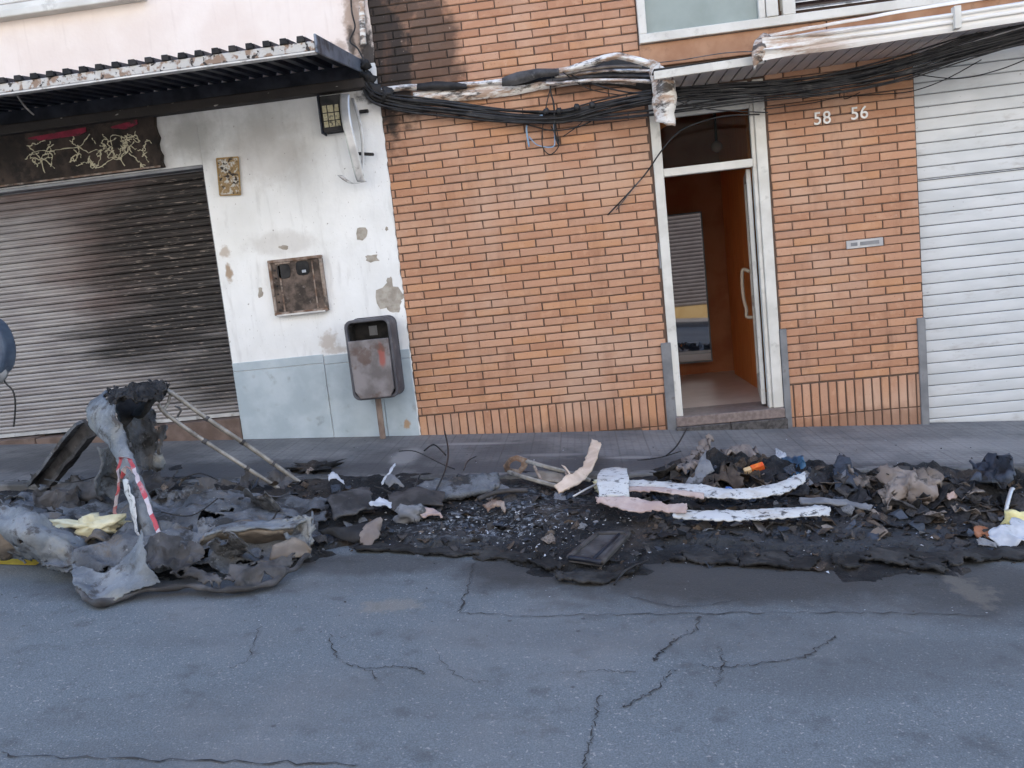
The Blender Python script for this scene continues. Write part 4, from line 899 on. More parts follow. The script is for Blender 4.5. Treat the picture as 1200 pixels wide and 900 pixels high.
# ------------------------------------------------------------------ ash bed over gutter and road
def D(x, y, h=0.0): return P(x, y, h)
_fe = sorted([(P(x, y).x, P(x, y).y) for x, y in [(-160, 636), (-60, 638), (30, 640), (75, 655), (120, 690), (250, 672), (320, 668), (380, 652), (450, 648), (520, 652), (590, 657), (640, 678), (700, 690), (745, 672), (800, 668), (860, 668), (930, 672), (1000, 680), (1060, 674), (1120, 672), (1200, 660), (1300, 655)]])
_fx = [p[0] for p in _fe]; _fy = [p[1] for p in _fe]
def front_y(x): return float(np.interp(x, _fx, _fy))
HEAP = [((835, 575), .28, .17, .12), ((905, 577), .28, .16, .085), ((965, 582), .26, .15, .075), ((1062, 592), .34, .20, .105), ((1140, 602), .30, .20, .085), ((1205, 604), .3, .2, .07), ((770, 587), .22, .12, .04), ((590, 590), .5, .2, .03), ((430, 590), .5, .15, .07), ((220, 600), .7, .3, .06)]
HEAP = [(P(*c).x, P(*c).y, rx, ry, h) for c, rx, ry, h in HEAP]
def sstep(a, b, x):
    t = min(1, max(0, (x - a) / (b - a))); return t * t * (3 - 2 * t)
def ash_z(x, y):
    p = Vector((x, y, 0))
    t = y - front_y(x) + mnoise.fractal(p * 3.1, .8, 2.0, 5) * .11 + mnoise.fractal(p * 14, .8, 2.0, 3) * .03
    n = mnoise.fractal(p * 4.2 + Vector((3, 1, 0)), 1.0, 2.0, 5)
    wx = mnoise.noise(p * 4) * .12; v = mnoise.voronoi(Vector((x * 2.1 + wx, y * 3.6 + wx * 2, 0)))
    crack = 1 - sstep(.0, .09, v[0][1] - v[0][0]); plate = mnoise.cell(v[1][0] * 7.3)
    zone = sstep(.45, .15, t)
    eh = .003 + .014 * sstep(-.25, .35, mnoise.noise(p * 2.3 + Vector((11, 5, 0))))
    h = sstep(0, .020, t) * (eh + .016 * plate * zone) + sstep(.10, .13, t + .12 * mnoise.noise(p * 7)) * .014 - crack * .012 * zone
    h += sstep(.05, .9, t) * .055 + n * .016 * sstep(0, .2, t) + mnoise.fractal(p * 21, 1.0, 2.0, 3) * .006 * sstep(.02, .2, t)
    for cx, cy, rx, ry, hh in HEAP:
        d = ((x - cx) / rx) ** 2 + ((y - cy) / ry) ** 2
        if d < 4: h += hh * math.exp(-d * 1.1) * (1 + .45 * mnoise.fractal(p * 9 + Vector((7, 7, 7)), 1.0, 2.0, 4))
    if t < 0: h = -.012
    k = sstep(KERB_Y - .10, KERB_Y - .01, y)
    road_part = zr(x, y) + h
    pave_part = zs(x, y) - .012 + max(0, h - .075) * 1.05 - sstep(KERB_Y, KERB_Y + .16, y + .05 * n) * .06
    low = .07 * sstep(2.95, 3.1, x)
    return road_part * (1 - k) + (pave_part) * k - low * k
nxg, nyg = 520, 150
gx_ = np.linspace(-3.6, 4.3, nxg); gy_ = np.linspace(-3.0, -.92, nyg)
vs = [(x, y, ash_z(x, y)) for y in gy_ for x in gx_]
fs = [(j * nxg + i, j * nxg + i + 1, (j + 1) * nxg + i + 1, (j + 1) * nxg + i) for j in range(nyg - 1) for i in range(nxg - 1)]
ash = MB().add(vs, fs).build('ash', ASH); ash['kind'] = 'stuff'
def A(x, y, h=0.0):                                       # a point of the photograph, on the ash bed
    p = P(x, y)
    for _ in range(6):
        z = ash_z(p.x, p.y); d = ray(x, y); t = (z - CAM[2]) / d[2]; q = Vector(CAM + t * d); p = p.lerp(q, .6)
    return Vector((p.x, p.y, ash_z(p.x, p.y) + h))

# ------------------------------------------------------------------ the burnt container at the left
ct = thing('melted_container', P(180, 660), 'melted grey waste container collapsed at the kerb with its curled upright wall', 'container')
# curled wall: a band that rises as a post and rolls over at the top
bandp = [((196, 447, -1.62), (198, 455, -1.72), (191, 464, -1.82)), ((176, 449, -1.62), (174, 456, -1.78), (170, 472, -1.90)), ((150, 451, -1.62), (148, 458, -1.82), (146, 466, -1.98)),
         ((127, 458, -1.66), (122, 466, -1.86), (134, 474, -2.02)), ((108, 470, -1.74), (108, 482, -1.92), (134, 486, -2.06)), ((102, 484, -1.80), (112, 494, -1.98), (142, 502, -2.08)),
         ((108, 502, -1.90), (126, 507, -2.06), (147, 511, -2.10)), ((124, 518, -2.02), (136, 520, -2.12), (149, 522, -2.13)), ((137, 536, -2.12), (145, 537, -2.18), (155, 536, -2.17)),
         ((143, 552, -2.18), (151, 553, -2.24), (162, 552, -2.22)), ((148, 575, -2.25), (158, 576, -2.31), (171, 573, -2.28)), ((154, 600, -2.31), (166, 602, -2.38), (180, 598, -2.34)),
         ((160, 630, -2.38), (174, 634, -2.45), (189, 628, -2.41)), ((166, 662, -2.44), (182, 668, -2.52), (203, 660, -2.46)), ((170, 680, -2.5), (190, 686, -2.56), (215, 676, -2.5))]
loft('charred_rim', [[W(*q) for q in r] for r in bandp[:4]], CHAR, ct, k=14, thick=.008, amp=.018, freq=15, rough=.010, jag=.008, amp2=.02, tear=.5)
loft('curled_wall', [[W(*q) for q in r] for r in bandp[3:]], PALE, ct, k=4, thick=.014, amp=.010, freq=11, rough=.005, jag=.006)
# inner skin of the roll, coloured black to stand for the cavity's shade
inn = [((197, 450, -1.60), (190, 462, -1.66), (176, 476, -1.78)), ((172, 453, -1.55), (170, 470, -1.62), (164, 488, -1.74)), ((150, 456, -1.55), (152, 476, -1.62), (152, 494, -1.72)), ((132, 464, -1.62), (138, 484, -1.72), (144, 502, -1.85))]
loft('dark_cavity_skin', [[W(*q) for q in r] for r in inn], CHAR, ct, k=5, thick=.02, amp=.022, freq=14, rough=.008, jag=.012)
bk = [((136, 476, -1.66), (142, 510, -1.72), (140, 548, -1.80)), ((154, 478, -1.55), (156, 512, -1.60), (156, 552, -1.70)), ((172, 474, -1.50), (172, 508, -1.55), (176, 552, -1.62)), ((184, 490, -1.55), (190, 512, -1.60), (188, 550, -1.64)), ((194, 502, -1.62), (193, 520, -1.62), (186, 546, -1.66))]
loft('inner_wall', [[W(*q) for q in r] for r in bk], MELT, ct, k=12, thick=.006, amp=.028, freq=9, rough=.004, jag=.004, amp2=.02, tear=.45)
loft('inner_fold', [[W(118, 520, -1.86), W(116, 548, -1.9), W(112, 575, -1.9)], [W(128, 525, -1.80), W(126, 550, -1.78), W(122, 580, -1.8)], [W(140, 540, -1.78), W(138, 560, -1.74), W(140, 590, -1.8)]], MELT, ct, k=5, thick=.012, amp=.03, freq=12, jag=.01)
blob('ash_lump', W(187, 540, -1.72), (.035, .03, .05), PALE, ct, seed=3.1, amp=.4)
# sheets lying round it
def DR(rows): return [[D(*q) for q in r] for r in rows]
loft('floor_sheet', DR([[(40, 604, .12), (130, 602, .14), (210, 592, .16), (290, 584, .13), (375, 592, .07)], [(20, 628, .16), (120, 628, .15), (200, 614, .19), (280, 604, .16), (380, 612, .08)], [(40, 652, .10), (130, 648, .11), (220, 640, .12), (290, 628, .10), (365, 630, .08)], [(80, 676, .05), (150, 672, .05), (230, 668, .05), (300, 668, .04), (352, 650, .05)]]), MELT, ct, k=20, thick=.006, amp=.05, freq=5.5, rough=.006, jag=.008, amp2=.026, tear=.38)
loft('back_sheet', DR([[(-30, 585, .2), (60, 580, .12), (150, 572, .10), (230, 566, .10), (320, 566, .06), (400, 575, .05)], [(-30, 606, .18), (60, 602, .13), (150, 594, .12), (230, 588, .15), (320, 580, .12), (420, 588, .08)], [(-10, 620, .12), (70, 618, .1), (150, 612, .12), (230, 604, .12), (320, 598, .1), (410, 602, .05)]]), MELT, ct, k=16, thick=.006, amp=.06, freq=5, seed=4, rough=.006, jag=.008, amp2=.03, tear=.42)
loft('side_lip', [[D(-30, 584, .30), D(8, 592, .32), D(30, 600, .31), D(52, 606, .27), D(78, 620, .20), D(110, 640, .10)], [D(-30, 612, .26), D(15, 622, .25), D(35, 626, .24), D(56, 632, .2), D(80, 645, .14), D(110, 655, .06)], [D(-20, 652, .06), D(22, 655, .05), D(42, 660, .04), D(62, 664, .05), D(85, 668, .06), D(118, 670, .05)]], PALE, ct, k=16, thick=.007, amp=.03, freq=8, seed=6, rough=.004, jag=.005, amp2=.010, tear=.12)
loft('front_flange', DR([[(84, 662, .10), (125, 668, .10), (155, 645, .16), (165, 622, .28)], [(86, 680, .08), (120, 688, .05), (150, 675, .09), (172, 655, .17)], [(96, 695, .045), (122, 706, .03), (155, 696, .04), (190, 682, .06)]]), PALE, ct, k=16, thick=.006, amp=.016, freq=10, seed=8, rough=.003, amp2=.006, jag=.004)
rim = [(90, 690, .045), (100, 702, .03), (118, 708, .022), (140, 701, .028), (168, 693, .03), (198, 688, .035), (228, 688, .035), (262, 692, .03), (300, 688, .03), (328, 676, .035), (352, 660, .04), (362, 645, .05)]
rp_ = cr([D(*q) for q in rim], 6); rp_ = [p + nz(p, 14, 2) * .014 for p in rp_]
MB().tube(rp_, [.013 + .010 * mnoise.noise(p * 17) for p in rp_], 8).build('rolled_rim', DARKMELT, ct, smooth=True)
loft('torn_skirt', DR([[(205, 672, .10), (250, 668, .09), (300, 664, .09), (345, 648, .10)], [(225, 684, .05), (262, 687, .05), (300, 682, .05), (338, 666, .05)]]), DARKMELT, ct, k=14, thick=.006, amp=.03, freq=12, seed=12, rough=.008, jag=.006, amp2=.016, tear=.5)
loft('hollow_hump', DR([[(100, 640, .10), (110, 622, .17), (124, 628, .15), (132, 645, .08)], [(96, 648, .08), (107, 630, .16), (122, 634, .14), (130, 650, .06)]]), MELT, ct, k=6, thick=.012, amp=.02, freq=12, seed=14)
loft('rear_wing', [[W(55, 575, -1.5), W(85, 562, -1.62), W(118, 566, -1.7)], [W(62, 595, -1.62), W(88, 585, -1.7), W(122, 590, -1.8)]], DARKMELT, ct, k=6, thick=.02, amp=.04, freq=10, seed=15, jag=.015)
tag(loft('tan_shell', [[D(-40, 590, .28), D(-5, 596, .27), D(16, 606, .25)], [D(-40, 620, .22), D(0, 625, .22), D(22, 630, .2)], [D(-30, 652, .05), D(2, 654, .06), D(20, 650, .07)]], TANMELT, None, k=6, thick=.012, amp=.03, freq=9, seed=18), 'tan melted shell piece cut by the left edge above the yellow line', 'shell piece')
def flap(px, py, sz, az, lift, mat, sd):
    b = D(px, py, .10); u = Vector((math.cos(az), math.sin(az), 0)); v = Vector((-math.sin(az), math.cos(az), 0)); rows = []
    for a in (-.5, -.17, .17, .5):
        rows.append([b + u * sz * a + v * sz * .55 * t + Vector((0, 0, lift * (t + .5) ** 2 + .25 * lift * math.sin(a * 9 + sd) + SX * (u.x * sz * a + v.x * sz * .55 * t))) for t in (-.5, 0, .5)])
    return loft('torn_flap', rows, mat, ct, k=9, thick=.005, amp=.02, freq=9, seed=sd, rough=.004, amp2=.022, tear=.55, smooth=False)
for i, a in enumerate([(30, 628, .30, 2.2, .16, MELT), (70, 600, .26, .3, .12, DARKMELT), (215, 600, .34, .1, .10, MELT), (262, 590, .30, .4, .12, DARKMELT), (310, 600, .26, 2.6, .12, MELT), (225, 640, .26, .2, .10, MELT),
                       (205, 660, .24, .5, .10, DARKMELT), (270, 650, .22, 3.0, .10, MELT), (320, 575, .26, .2, .10, DARKMELT), (100, 585, .30, .1, .10, MELT), (180, 578, .30, .0, .12, DARKMELT)]):
    flap(*a, 30 + i * 1.7)
# beam with a socket end
bp_ = [(236, 626), (262, 620), (290, 618), (318, 617), (344, 615)]
bm = thing('melted_beam', D(300, 640), 'pale ash-coated hollow beam with a knobbed socket end lying before the container', 'beam')
loft('beam', [[D(x + 18, y - 6, .16), D(x + 2, y + 3, .165), D(x - 2, y + 12, .12), D(x - 4, y + 22, .05)] for x, y in bp_], TANMELT, bm, k=5, thick=.012, amp=.016, freq=12, seed=21, rough=.004, jag=.006)
loft('top_face', [[D(x + 20, y - 7, .172), D(x + 2, y + 2, .176)] for x, y in bp_], PALE, bm, k=5, thick=.01, amp=.012, freq=12, seed=21, rough=.004, jag=.005)
loft('folded_end', [[D(330, 614, .17), D(334, 622, .15), D(338, 634, .11)], [D(346, 606, .19), D(346, 620, .14), D(348, 636, .09)], [D(360, 608, .18), D(358, 622, .13), D(358, 642, .07)], [D(366, 620, .13), D(364, 634, .1), D(360, 652, .04)]], PALE, bm, k=7, thick=.014, amp=.02, freq=15, seed=23, rough=.006, jag=.01, amp2=.012)
MB().tube(cr([D(366, 600, .17), D(366, 615, .14), D(363, 632, .1), D(359, 646, .06)], 4), .006, 6).build('strap', PALE, bm, smooth=True)
loft('socket_foot', DR([[(322, 640, .1), (340, 632, .12), (356, 634, .11), (364, 642, .08)], [(318, 656, .05), (338, 655, .05), (352, 652, .05), (362, 650, .04)]]), TANMELT, bm, k=5, thick=.014, amp=.02, freq=14, seed=22)
# foam, beam channel, rods, tape
tag(blob('foam_lump', D(100, 617, .17), (.17, .07, .045), FOAM, seed=5.2, amp=.75, n=28, freq=4.2, rot=.08), 'cream foam lump lying on the melted container sheet', 'foam lump')
ch = thing('charred_channel', D(60, 590), 'charred black channel beam leaning beside the curled container wall', 'beam')
a0, a1 = W(106, 500, -1.72), W(48, 572, -1.45)
ax = (a1 - a0).normalized(); sd_ = Vector((.25, -.95, .2)); sd_ = (sd_ - ax * sd_.dot(ax)).normalized(); nn_ = ax.cross(sd_)
def bar(a, b, u, v, hu, hv, mat, nm, par):
    k = 14; vs = []; 
    for i in range(k + 1):
        c = a.lerp(b, i / k)
        for su, sv in ((-1, -1), (1, -1), (1, 1), (-1, 1)):
            q = c + u * su * hu + v * sv * hv; vs.append(q + nz(q, 16, 2) * .007)
    fs = [(i * 4 + j, i * 4 + (j + 1) % 4, i * 4 + 4 + (j + 1) % 4, i * 4 + 4 + j) for i in range(k) for j in range(4)] + [(3, 2, 1, 0), (4 * k, 4 * k + 1, 4 * k + 2, 4 * k + 3)]
    return MB().add(vs, fs).build(nm, mat, par)
bar(a0, a1, sd_, nn_, .012, .055, DARKMELT, 'web', ch); bar(a0 + nn_ * .05 + sd_ * .03, a1 + nn_ * .05 + sd_ * .03, sd_, nn_, .035, .009, MELT, 'flange', ch); bar(a0 - nn_ * .05 + sd_ * .03, a1 - nn_ * .05 + sd_ * .03, sd_, nn_, .035, .009, DARKMELT, 'flange', ch)
rf = thing('rod_frame', P(330, 590), 'pair of pale bent metal rods leaning from the curled wall down to the kerb', 'metal frame')
RODM = plain('ashy_rod', (.20, .185, .165), (.33, .31, .28), .6, .2, sc=14, bump=.3, grime=((.06, .05, .045), 12, .56, .7))
r1 = [W(196, 458, -1.68), W(205, 463, -1.68), W(242, 490, -1.62), W(284, 518, -1.53), W(320, 543, -1.45), W(352, 566, -1.36), W(372, 578, -1.32)]
r2 = [W(186, 474, -1.72), W(196, 486, -1.72), W(240, 517, -1.66), W(290, 549, -1.58), W(345, 584, -1.46)]
MB().tube(cr(r1, 6), .0135, 8).build('rod', RODM, rf, smooth=True)
MB().tube(cr(r2, 6), .012, 8).build('rod', RODM, rf, smooth=True)
MB().tube(cr([W(200, 460, -1.68), W(197, 472, -1.69), W(192, 482, -1.72), W(198, 490, -1.71)], 4), .009, 6).build('joint', RODM, rf, smooth=True)
MB().tube(cr([W(205, 476, -1.7), W(212, 480, -1.68), (W(208, 488, -1.68))], 4), .006, 6).build('joint', CABLEG, rf, smooth=True)
for p in (r1[2], r1[3], r1[4], r2[2], r2[3]):
    MB().tube([p + Vector((-.01, 0, .006)), p + Vector((.012, 0, -.008))], .016, 8).build('collar', DARKMELT, rf)
bt = thing('barrier_tape', W(150, 540, -2.25), 'red and white barrier tape wrapped round the melted upright', 'tape')
def tape(pts, w, Ys):
    rows = [[W(x - w / 2, y, Ys[i]), W(x + w / 2, y + 1, Ys[i] + .01)] for i, (x, y) in enumerate(pts)]
    o = loft('tape', rows, TAPE, bt, k=6, thick=.001, amp=.010, freq=22, rough=.002)
    me = o.data; uvl = me.uv_layers.new(name='uv'); NV = (len(rows) - 1) * 6 + 1
    for lp_ in me.loops:
        vi = lp_.vertex_index; uvl.data[lp_.index].uv = ((vi // NV) / 6.0, (vi % NV) / (NV - 1) * len(rows) / 5.0)
    return o
tape([(141, 537), (139, 555), (139, 572), (136, 590), (136, 604)], 3.6, [-2.2, -2.24, -2.26, -2.27, -2.27])
tape([(152, 537), (158, 552), (166, 572), (174, 592), (182, 612), (190, 632), (196, 645)], 6, [-2.24, -2.30, -2.36, -2.41, -2.45, -2.49, -2.51])
o = tape([(140, 538), (147, 535), (154, 538)], 5, [-2.2, -2.25, -2.22])
tape([(143, 560), (147, 549), (152, 548), (157, 555)], 5, [-2.24, -2.28, -2.29, -2.27])
tag(loft('white_flake', [[W(143, 562, -2.3), W(150, 562, -2.33)], [W(150, 590, -2.34), W(157, 589, -2.39)], [W(156, 615, -2.4), W(160, 613, -2.43)], [W(160, 634, -2.44), W(164, 630, -2.47)]], STRIPW, ct, k=5, thick=.003, amp=.008, freq=20, jag=.008))
# left edge: rounded housing on a post outside the picture
lh = thing('round_housing', P(-40, 600), 'dark rounded housing with blue-grey rim cut by the left edge, thin cable below', 'housing')
hc = W(-17, 407, -1.0)
el = [(hc.x + .125 * math.cos(a), hc.z + .20 * math.sin(a)) for a in np.linspace(0, 6.2832, 25)[:-1]]
MB().prism(el, -1.0, -.86).build('rim', plain('blue_grey_rim', (.05, .07, .11), (.09, .12, .17), .35, sc=6, bump=.1), lh, bevel=.03, seg=3)
el2 = [(hc.x - .012 + .10 * math.cos(a), hc.z + .01 + .165 * math.sin(a)) for a in np.linspace(0, 6.2832, 25)[:-1]]
MB().prism(el2, -1.012, -1.0005).build('face', CHAR, lh, bevel=.006)
MB().tube([Vector((hc.x, -.90, hc.z)), Vector((hc.x - .25, -.90, hc.z - .02)), Vector((hc.x - .27, -.90, zs(hc.x, -.9)))], .03, 10).build('post', STEEL, lh)
MB().tube(cr([W(3, 436, -.93), W(6, 448, -.93), W(15, 458, -.93), W(18, 475, -.93), W(16, 500, -.93)], 5), .006, 6).build('cable', CABLE, lh, smooth=True)
blob('lower_clamp', W(0, 438, -.95), (.05, .03, .06), STEEL, lh, seed=2.2, amp=.3)

# ------------------------------------------------------------------ pieces in the middle
t_ = tag(loft('melted_bar', [[A(484, 588, .05), A(483, 596, .01)], [A(505, 578, .07), A(508, 593, .03)], [A(540, 573, .07), A(543, 588, .03)], [A(570, 569, .06), A(573, 583, .03)], [A(586, 567, .06), A(582, 577, .03)]], TANMELT if False else MELT, None, k=8, thick=.03, amp=.014, freq=10, seed=31, rough=.006, jag=.008, amp2=.008), 'slanted pale grey melted bar lying in the ash before the brick wall', 'bar')
fm = thing('rusted_frame', A(640, 575), 'rusted metal frame with a holed end plate leaning on the kerb', 'metal frame')
ep = [(592, 552), (590, 545), (597, 536), (606, 533), (618, 537), (618, 546), (610, 555)]
Yf = A(604, 561).y
vs = [W(x, y, Yf) for x, y in ep]; c_ = W(604, 545, Yf); iv = [c_ + (v - c_) * .50 for v in vs]; n = len(vs)
me_ = MB().add(vs + iv, [(k, (k + 1) % n, n + (k + 1) % n, n + k) for k in range(n)]).build('end_plate', RUST, fm)
s_ = me_.modifiers.new('solid', 'SOLIDIFY'); s_.thickness = .02
MB().tube(cr([W(616, 540, Yf), A(640, 566, .10), A(668, 568, .07), A(692, 569, .03)], 4), .013, 6).build('rail', RODM, fm)
MB().tube(cr([W(596, 553, Yf - .01), A(615, 570, .055), A(632, 573, .045), A(662, 578, .03)], 4), .013, 6).build('rail', RODM, fm)
MB().tube([A(628, 566, .10), A(636, 574, .05)], .009, 6).build('brace', RUST, fm)
MB().tube([A(664, 568, .07), A(672, 577, .035)], .009, 6).build('brace', RUST, fm)
loft('plate', [[A(630, 568, .085), A(634, 574, .05)], [A(650, 569, .08), A(655, 576, .05)], [A(664, 571, .06), A(668, 577, .04)]], TANMELT, fm, k=4, thick=.006, amp=.01)
tag(loft('curved_peel', [[A(651, 578, .04), A(655, 583, .02)], [A(668, 571, .07), A(672, 578, .04)], [A(682, 566, .09), A(687, 573, .06)], [A(690, 556, .12), A(699, 560, .10)], [A(697, 545, .17), A(707, 547, .16)]], PEELM, None, k=6, thick=.012, amp=.010, freq=15, seed=33, jag=.006), 'curved cream peel standing up in the ash in front of the kerb', 'peel')
tag(loft('small_prong', [[A(660, 564, .10), A(664, 566, .10)], [A(666, 568, .08), A(670, 571, .07)]], PEELM, None, k=4, thick=.008, amp=.006), 'small cream prong beside the curved cream peel', 'peel')
tag(blob('cream_crumble', A(714, 576, .04), (.075, .05, .05), FOAM, seed=8.2, amp=.55, n=28, freq=7), 'crumbled beige foam heap right of the curved peel', 'foam lump')
st = thing('folded_strip', A(840, 605), 'long white strip with black scorching folded back on itself like a hairpin', 'strip')
s1 = [(736, 587, 596), (770, 589, 597), (800, 591, 601), (826, 593, 605), (850, 597, 608), (880, 597, 608), (905, 592, 605), (930, 583, 597), (944, 578, 587)]
def strip3(nm, tr, mat, hb, ht, **k): return loft(nm, [[A(x, (a + b) / 2 + (b - a) * .40, hb), A(x + 1, (a + b) / 2, (hb + ht) / 2 + .008), A(x, (a + b) / 2 - (b - a) * .30, ht)] for x, a, b in tr], mat, st, k=8, thick=.007, jag=.006, rough=.003, **k)
strip3('upper_arm', s1, STRIPW, .10, .122, amp=.006, freq=8)
strip3('pink_edge', [(x, b - 3, b + 2.5) for x, a, b in s1[:4]], PINK, .10, .11, amp=.004)
s2 = [(790, 613, 621), (815, 614, 624), (850, 614, 625), (885, 613, 624), (920, 611, 622), (955, 608, 619), (972, 612, 619)]
strip3('lower_arm', s2, STRIPW, .06, .078, amp=.005, freq=7)
s3 = [(702, 605, 609), (722, 604, 613), (742, 606, 619), (762, 609, 620), (784, 612, 620), (806, 614, 623)]
strip3('twisted_end', s3, PINK, .085, .106, amp=.014, freq=12)
loft('wrap', [[A(704, 605, .10), A(703, 595, .15), A(706, 587, .16)], [A(720, 606, .11), A(719, 595, .16), A(720, 584, .17)], [A(739, 605, .10), A(739, 594, .15), A(738, 584, .16)]], STRIPW, st, k=5, thick=.02, amp=.010, freq=14)
MB().tube(cr([A(704, 592, .12), A(690, 594, .1), A(673, 597, .07)], 4), .006, 6).build('pin', ALU, st, smooth=True)
ty = thing('charred_tray', A(700, 650), 'flat black charred tray with raised rim lying before the folded strip', 'tray')
tc_ = [(668, 666), (706, 671), (738, 630), (700, 628)]
b_ = [A(x, y, .012) for x, y in tc_]; zz = sum((p.z - zr(p.x, p.y)) for p in b_) / 4
b_ = [Vector((p.x, p.y, zr(p.x, p.y) + zz + .012)) for p in b_]
q = MB().add(b_ + [p - Vector((0, 0, .02)) for p in b_], [(0, 1, 2, 3), (7, 6, 5, 4), (0, 4, 5, 1), (1, 5, 6, 2), (2, 6, 7, 3), (3, 7, 4, 0)]).build('plate', DARKMELT, ty)
for i in range(4):
    MB().tube(cr([b_[i], b_[i].lerp(b_[(i + 1) % 4], .5) + Vector((0, 0, .003)), b_[(i + 1) % 4]], 4), .013, 8).build('rim', SCR[1] if i != 0 else SOOTY, ty, smooth=True)
MB().tube([b_[1].lerp(b_[0], .3), b_[2].lerp(b_[3], .3)], .009, 6).build('rib', SOOTY, ty, smooth=True)
def flat(nm, pxs, h, mat, label, cat, th=.012, amp=.02, k=5, seed=1, group=None):
    o = loft(nm, [[A(x, y, hh) for x, y, hh in r] for r in pxs], mat, None, k=k + 2, thick=th, amp=amp, freq=12, seed=seed, rough=.004, jag=.0035, amp2=amp * .5)
    return tag(o, label, cat, group)
flat('charred_board', [[(388, 604, .08), (412, 596, .11), (434, 590, .10)], [(394, 622, .05), (418, 616, .07), (440, 606, .06)]], 0, DARKMELT, 'large dark charred board leaning beside the rod feet', 'board', seed=41)
flat('charred_board', [[(375, 634, .06), (405, 632, .07), (436, 628, .05)], [(382, 640, .03), (410, 640, .03), (440, 636, .02)]], 0, SCR[0], 'flat black board under the tan curved flap at the road edge', 'board', seed=42)
flat('curved_flap', [[(420, 632, .05), (434, 626, .06), (449, 624, .07)], [(424, 640, .02), (436, 641, .01), (446, 632, .04)]], 0, PEELM if False else TAUPE, 'curved taupe flap at the front edge of the ash', 'flap', seed=43)
flat('charred_board', [[(455, 596, .07), (490, 590, .09), (520, 592, .07)], [(462, 606, .04), (495, 604, .05), (520, 602, .04)]], 0, SCR[1], 'dark board lying below the slanted grey bar', 'board', seed=44)
flat('paper_scrap', [[(436, 603, .07), (448, 600, .075), (460, 602, .06)], [(438, 606, .06), (450, 605, .06), (459, 605, .05)]], 0, PAPERW, 'small bluish white burnt paper left of the melted bar', 'paper', th=.003, amp=.012, seed=45)
flat('paper_scrap', [[(448, 577, .07), (457, 571, .09), (466, 566, .11)], [(449, 579, .06), (458, 573, .085), (467, 567, .105)]], 0, PAPERW, 'thin white paper spill sticking up near the kerb', 'paper', th=.003, amp=.006, seed=46)
flat('paper_scrap', [[(452, 582, .09), (462, 577, .11), (474, 580, .08)], [(456, 586, .07), (464, 584, .08), (475, 584, .07)]], 0, SCR[5], 'crumpled grey paper under the white paper spill', 'paper', th=.003, amp=.015, seed=47)
flat('paper_scrap', [[(386, 578, .10), (394, 576, .11), (404, 580, .09)], [(388, 582, .09), (396, 581, .10), (405, 584, .08)]], 0, PAPERW, 'pale ash-white paper at the foot of the rods', 'paper', th=.003, amp=.014, seed=48)
tag(blob('melted_lump', A(480, 611, .04), (.085, .05, .045), SCR[5], seed=12.2, amp=.6, n=20), 'grey melted lump beside the pinkish shred below the bar', 'lump')
flat('pink_shred', [[(492, 606, .05), (500, 606, .06), (516, 610, .04)], [(494, 613, .03), (504, 611, .04), (518, 613, .03)]], 0, PINK, 'pinkish shred next to the grey melted lump', 'shred', seed=49)
MB_ = MB().tube(cr([A(561, 592, .035), A(580, 588, .05), A(600, 585, .05), A(619, 583, .04)], 4), .014, 7)
tag(MB_.build('charred_stick', SCR[1], smooth=True), 'dark charred stick lying across the ash under the frame', 'stick')
flat('rust_flake', [[(568, 602, .04), (580, 596, .06), (590, 600, .04)], [(572, 606, .03), (582, 602, .04), (592, 604, .03)]], 0, RUST, 'reddish brown flake lying in the grey ash', 'flake', seed=50)
tw = [[(470, 549, .12), (490, 553, .14), (520, 562, .10), (535, 566, .08)], [(525, 538, .2), (528, 552, .14), (524, 570, .1), (510, 590, .05), (500, 596, .04)], [(495, 575, .1), (488, 590, .08), (486, 598, .05)], [(545, 566, .06), (550, 558, .1), (560, 552, .1)], [(500, 552, .14), (512, 548, .16), (525, 556, .13)], [(440, 580, .06), (460, 590, .06), (480, 604, .04)], [(250, 660, .09), (290, 652, .09), (320, 640, .12), (330, 628, .14)], [(60, 605, .22), (90, 610, .22), (130, 602, .22), (150, 607, .2)], [(196, 646, .2), (230, 640, .16), (262, 628, .2)], [(210, 606, .2), (240, 598, .21), (262, 604, .2)], [(782, 552, .1), (795, 545, .13), (808, 535, .2)], [(748, 552, .07), (775, 552, .09), (800, 550, .12)], [(640, 612, .03), (660, 604, .04), (680, 602, .03)], [(720, 690, .02), (735, 676, .03), (760, 664, .04)]]
for i, t in enumerate(tw):
    o = MB().tube(cr([A(x, y, h) for x, y, h in t], 5), random.uniform(.003, .006), 5).build('burnt_wire', CABLE, smooth=True)
    tag(o, 'thin black burnt wire curling out of the debris', 'wire', 'burnt wires in the debris')

# ------------------------------------------------------------------ the heap at the right
sc_meshes = []
def scrap_mesh(i):
    nu, nv = 6, 5; vs = []; bend = random.uniform(-2.2, 2.2); tw_ = random.uniform(-.8, .8)
    asp = random.uniform(.35, .9); s = Vector((i * 3.1, i * 1.3, i * .7))
    for a in range(nu):
        for b in range(nv):
            u, v = a / (nu - 1) - .5, b / (nv - 1) - .5
            e = 1 + (.22 * mnoise.noise(Vector((u * 3, v * 3, 1)) + s) if (a in (0, nu - 1) or b in (0, nv - 1)) else 0)
            p = Vector((u * e, v * asp * e, 0))
            p.z = bend * u * u * .35 + tw_ * u * v + .13 * mnoise.noise(Vector((u * 3.5, v * 3.5, 0)) + s * 2)
            if i % 3 == 0: p.z += .10 * math.sin(u * 13 + i)
            vs.append(p)
    fs = [(a * nv + b, a * nv + b + 1, (a + 1) * nv + b + 1, (a + 1) * nv + b) for a in range(nu - 1) for b in range(nv - 1)]
    me = bpy.data.meshes.new('charred_scrap'); me.from_pydata([tuple(v) for v in vs], [], fs); me.materials.append(SCR[0]); smooth_mesh(me, i % 2 == 0); return me
VAR = [scrap_mesh(i) for i in range(18)]
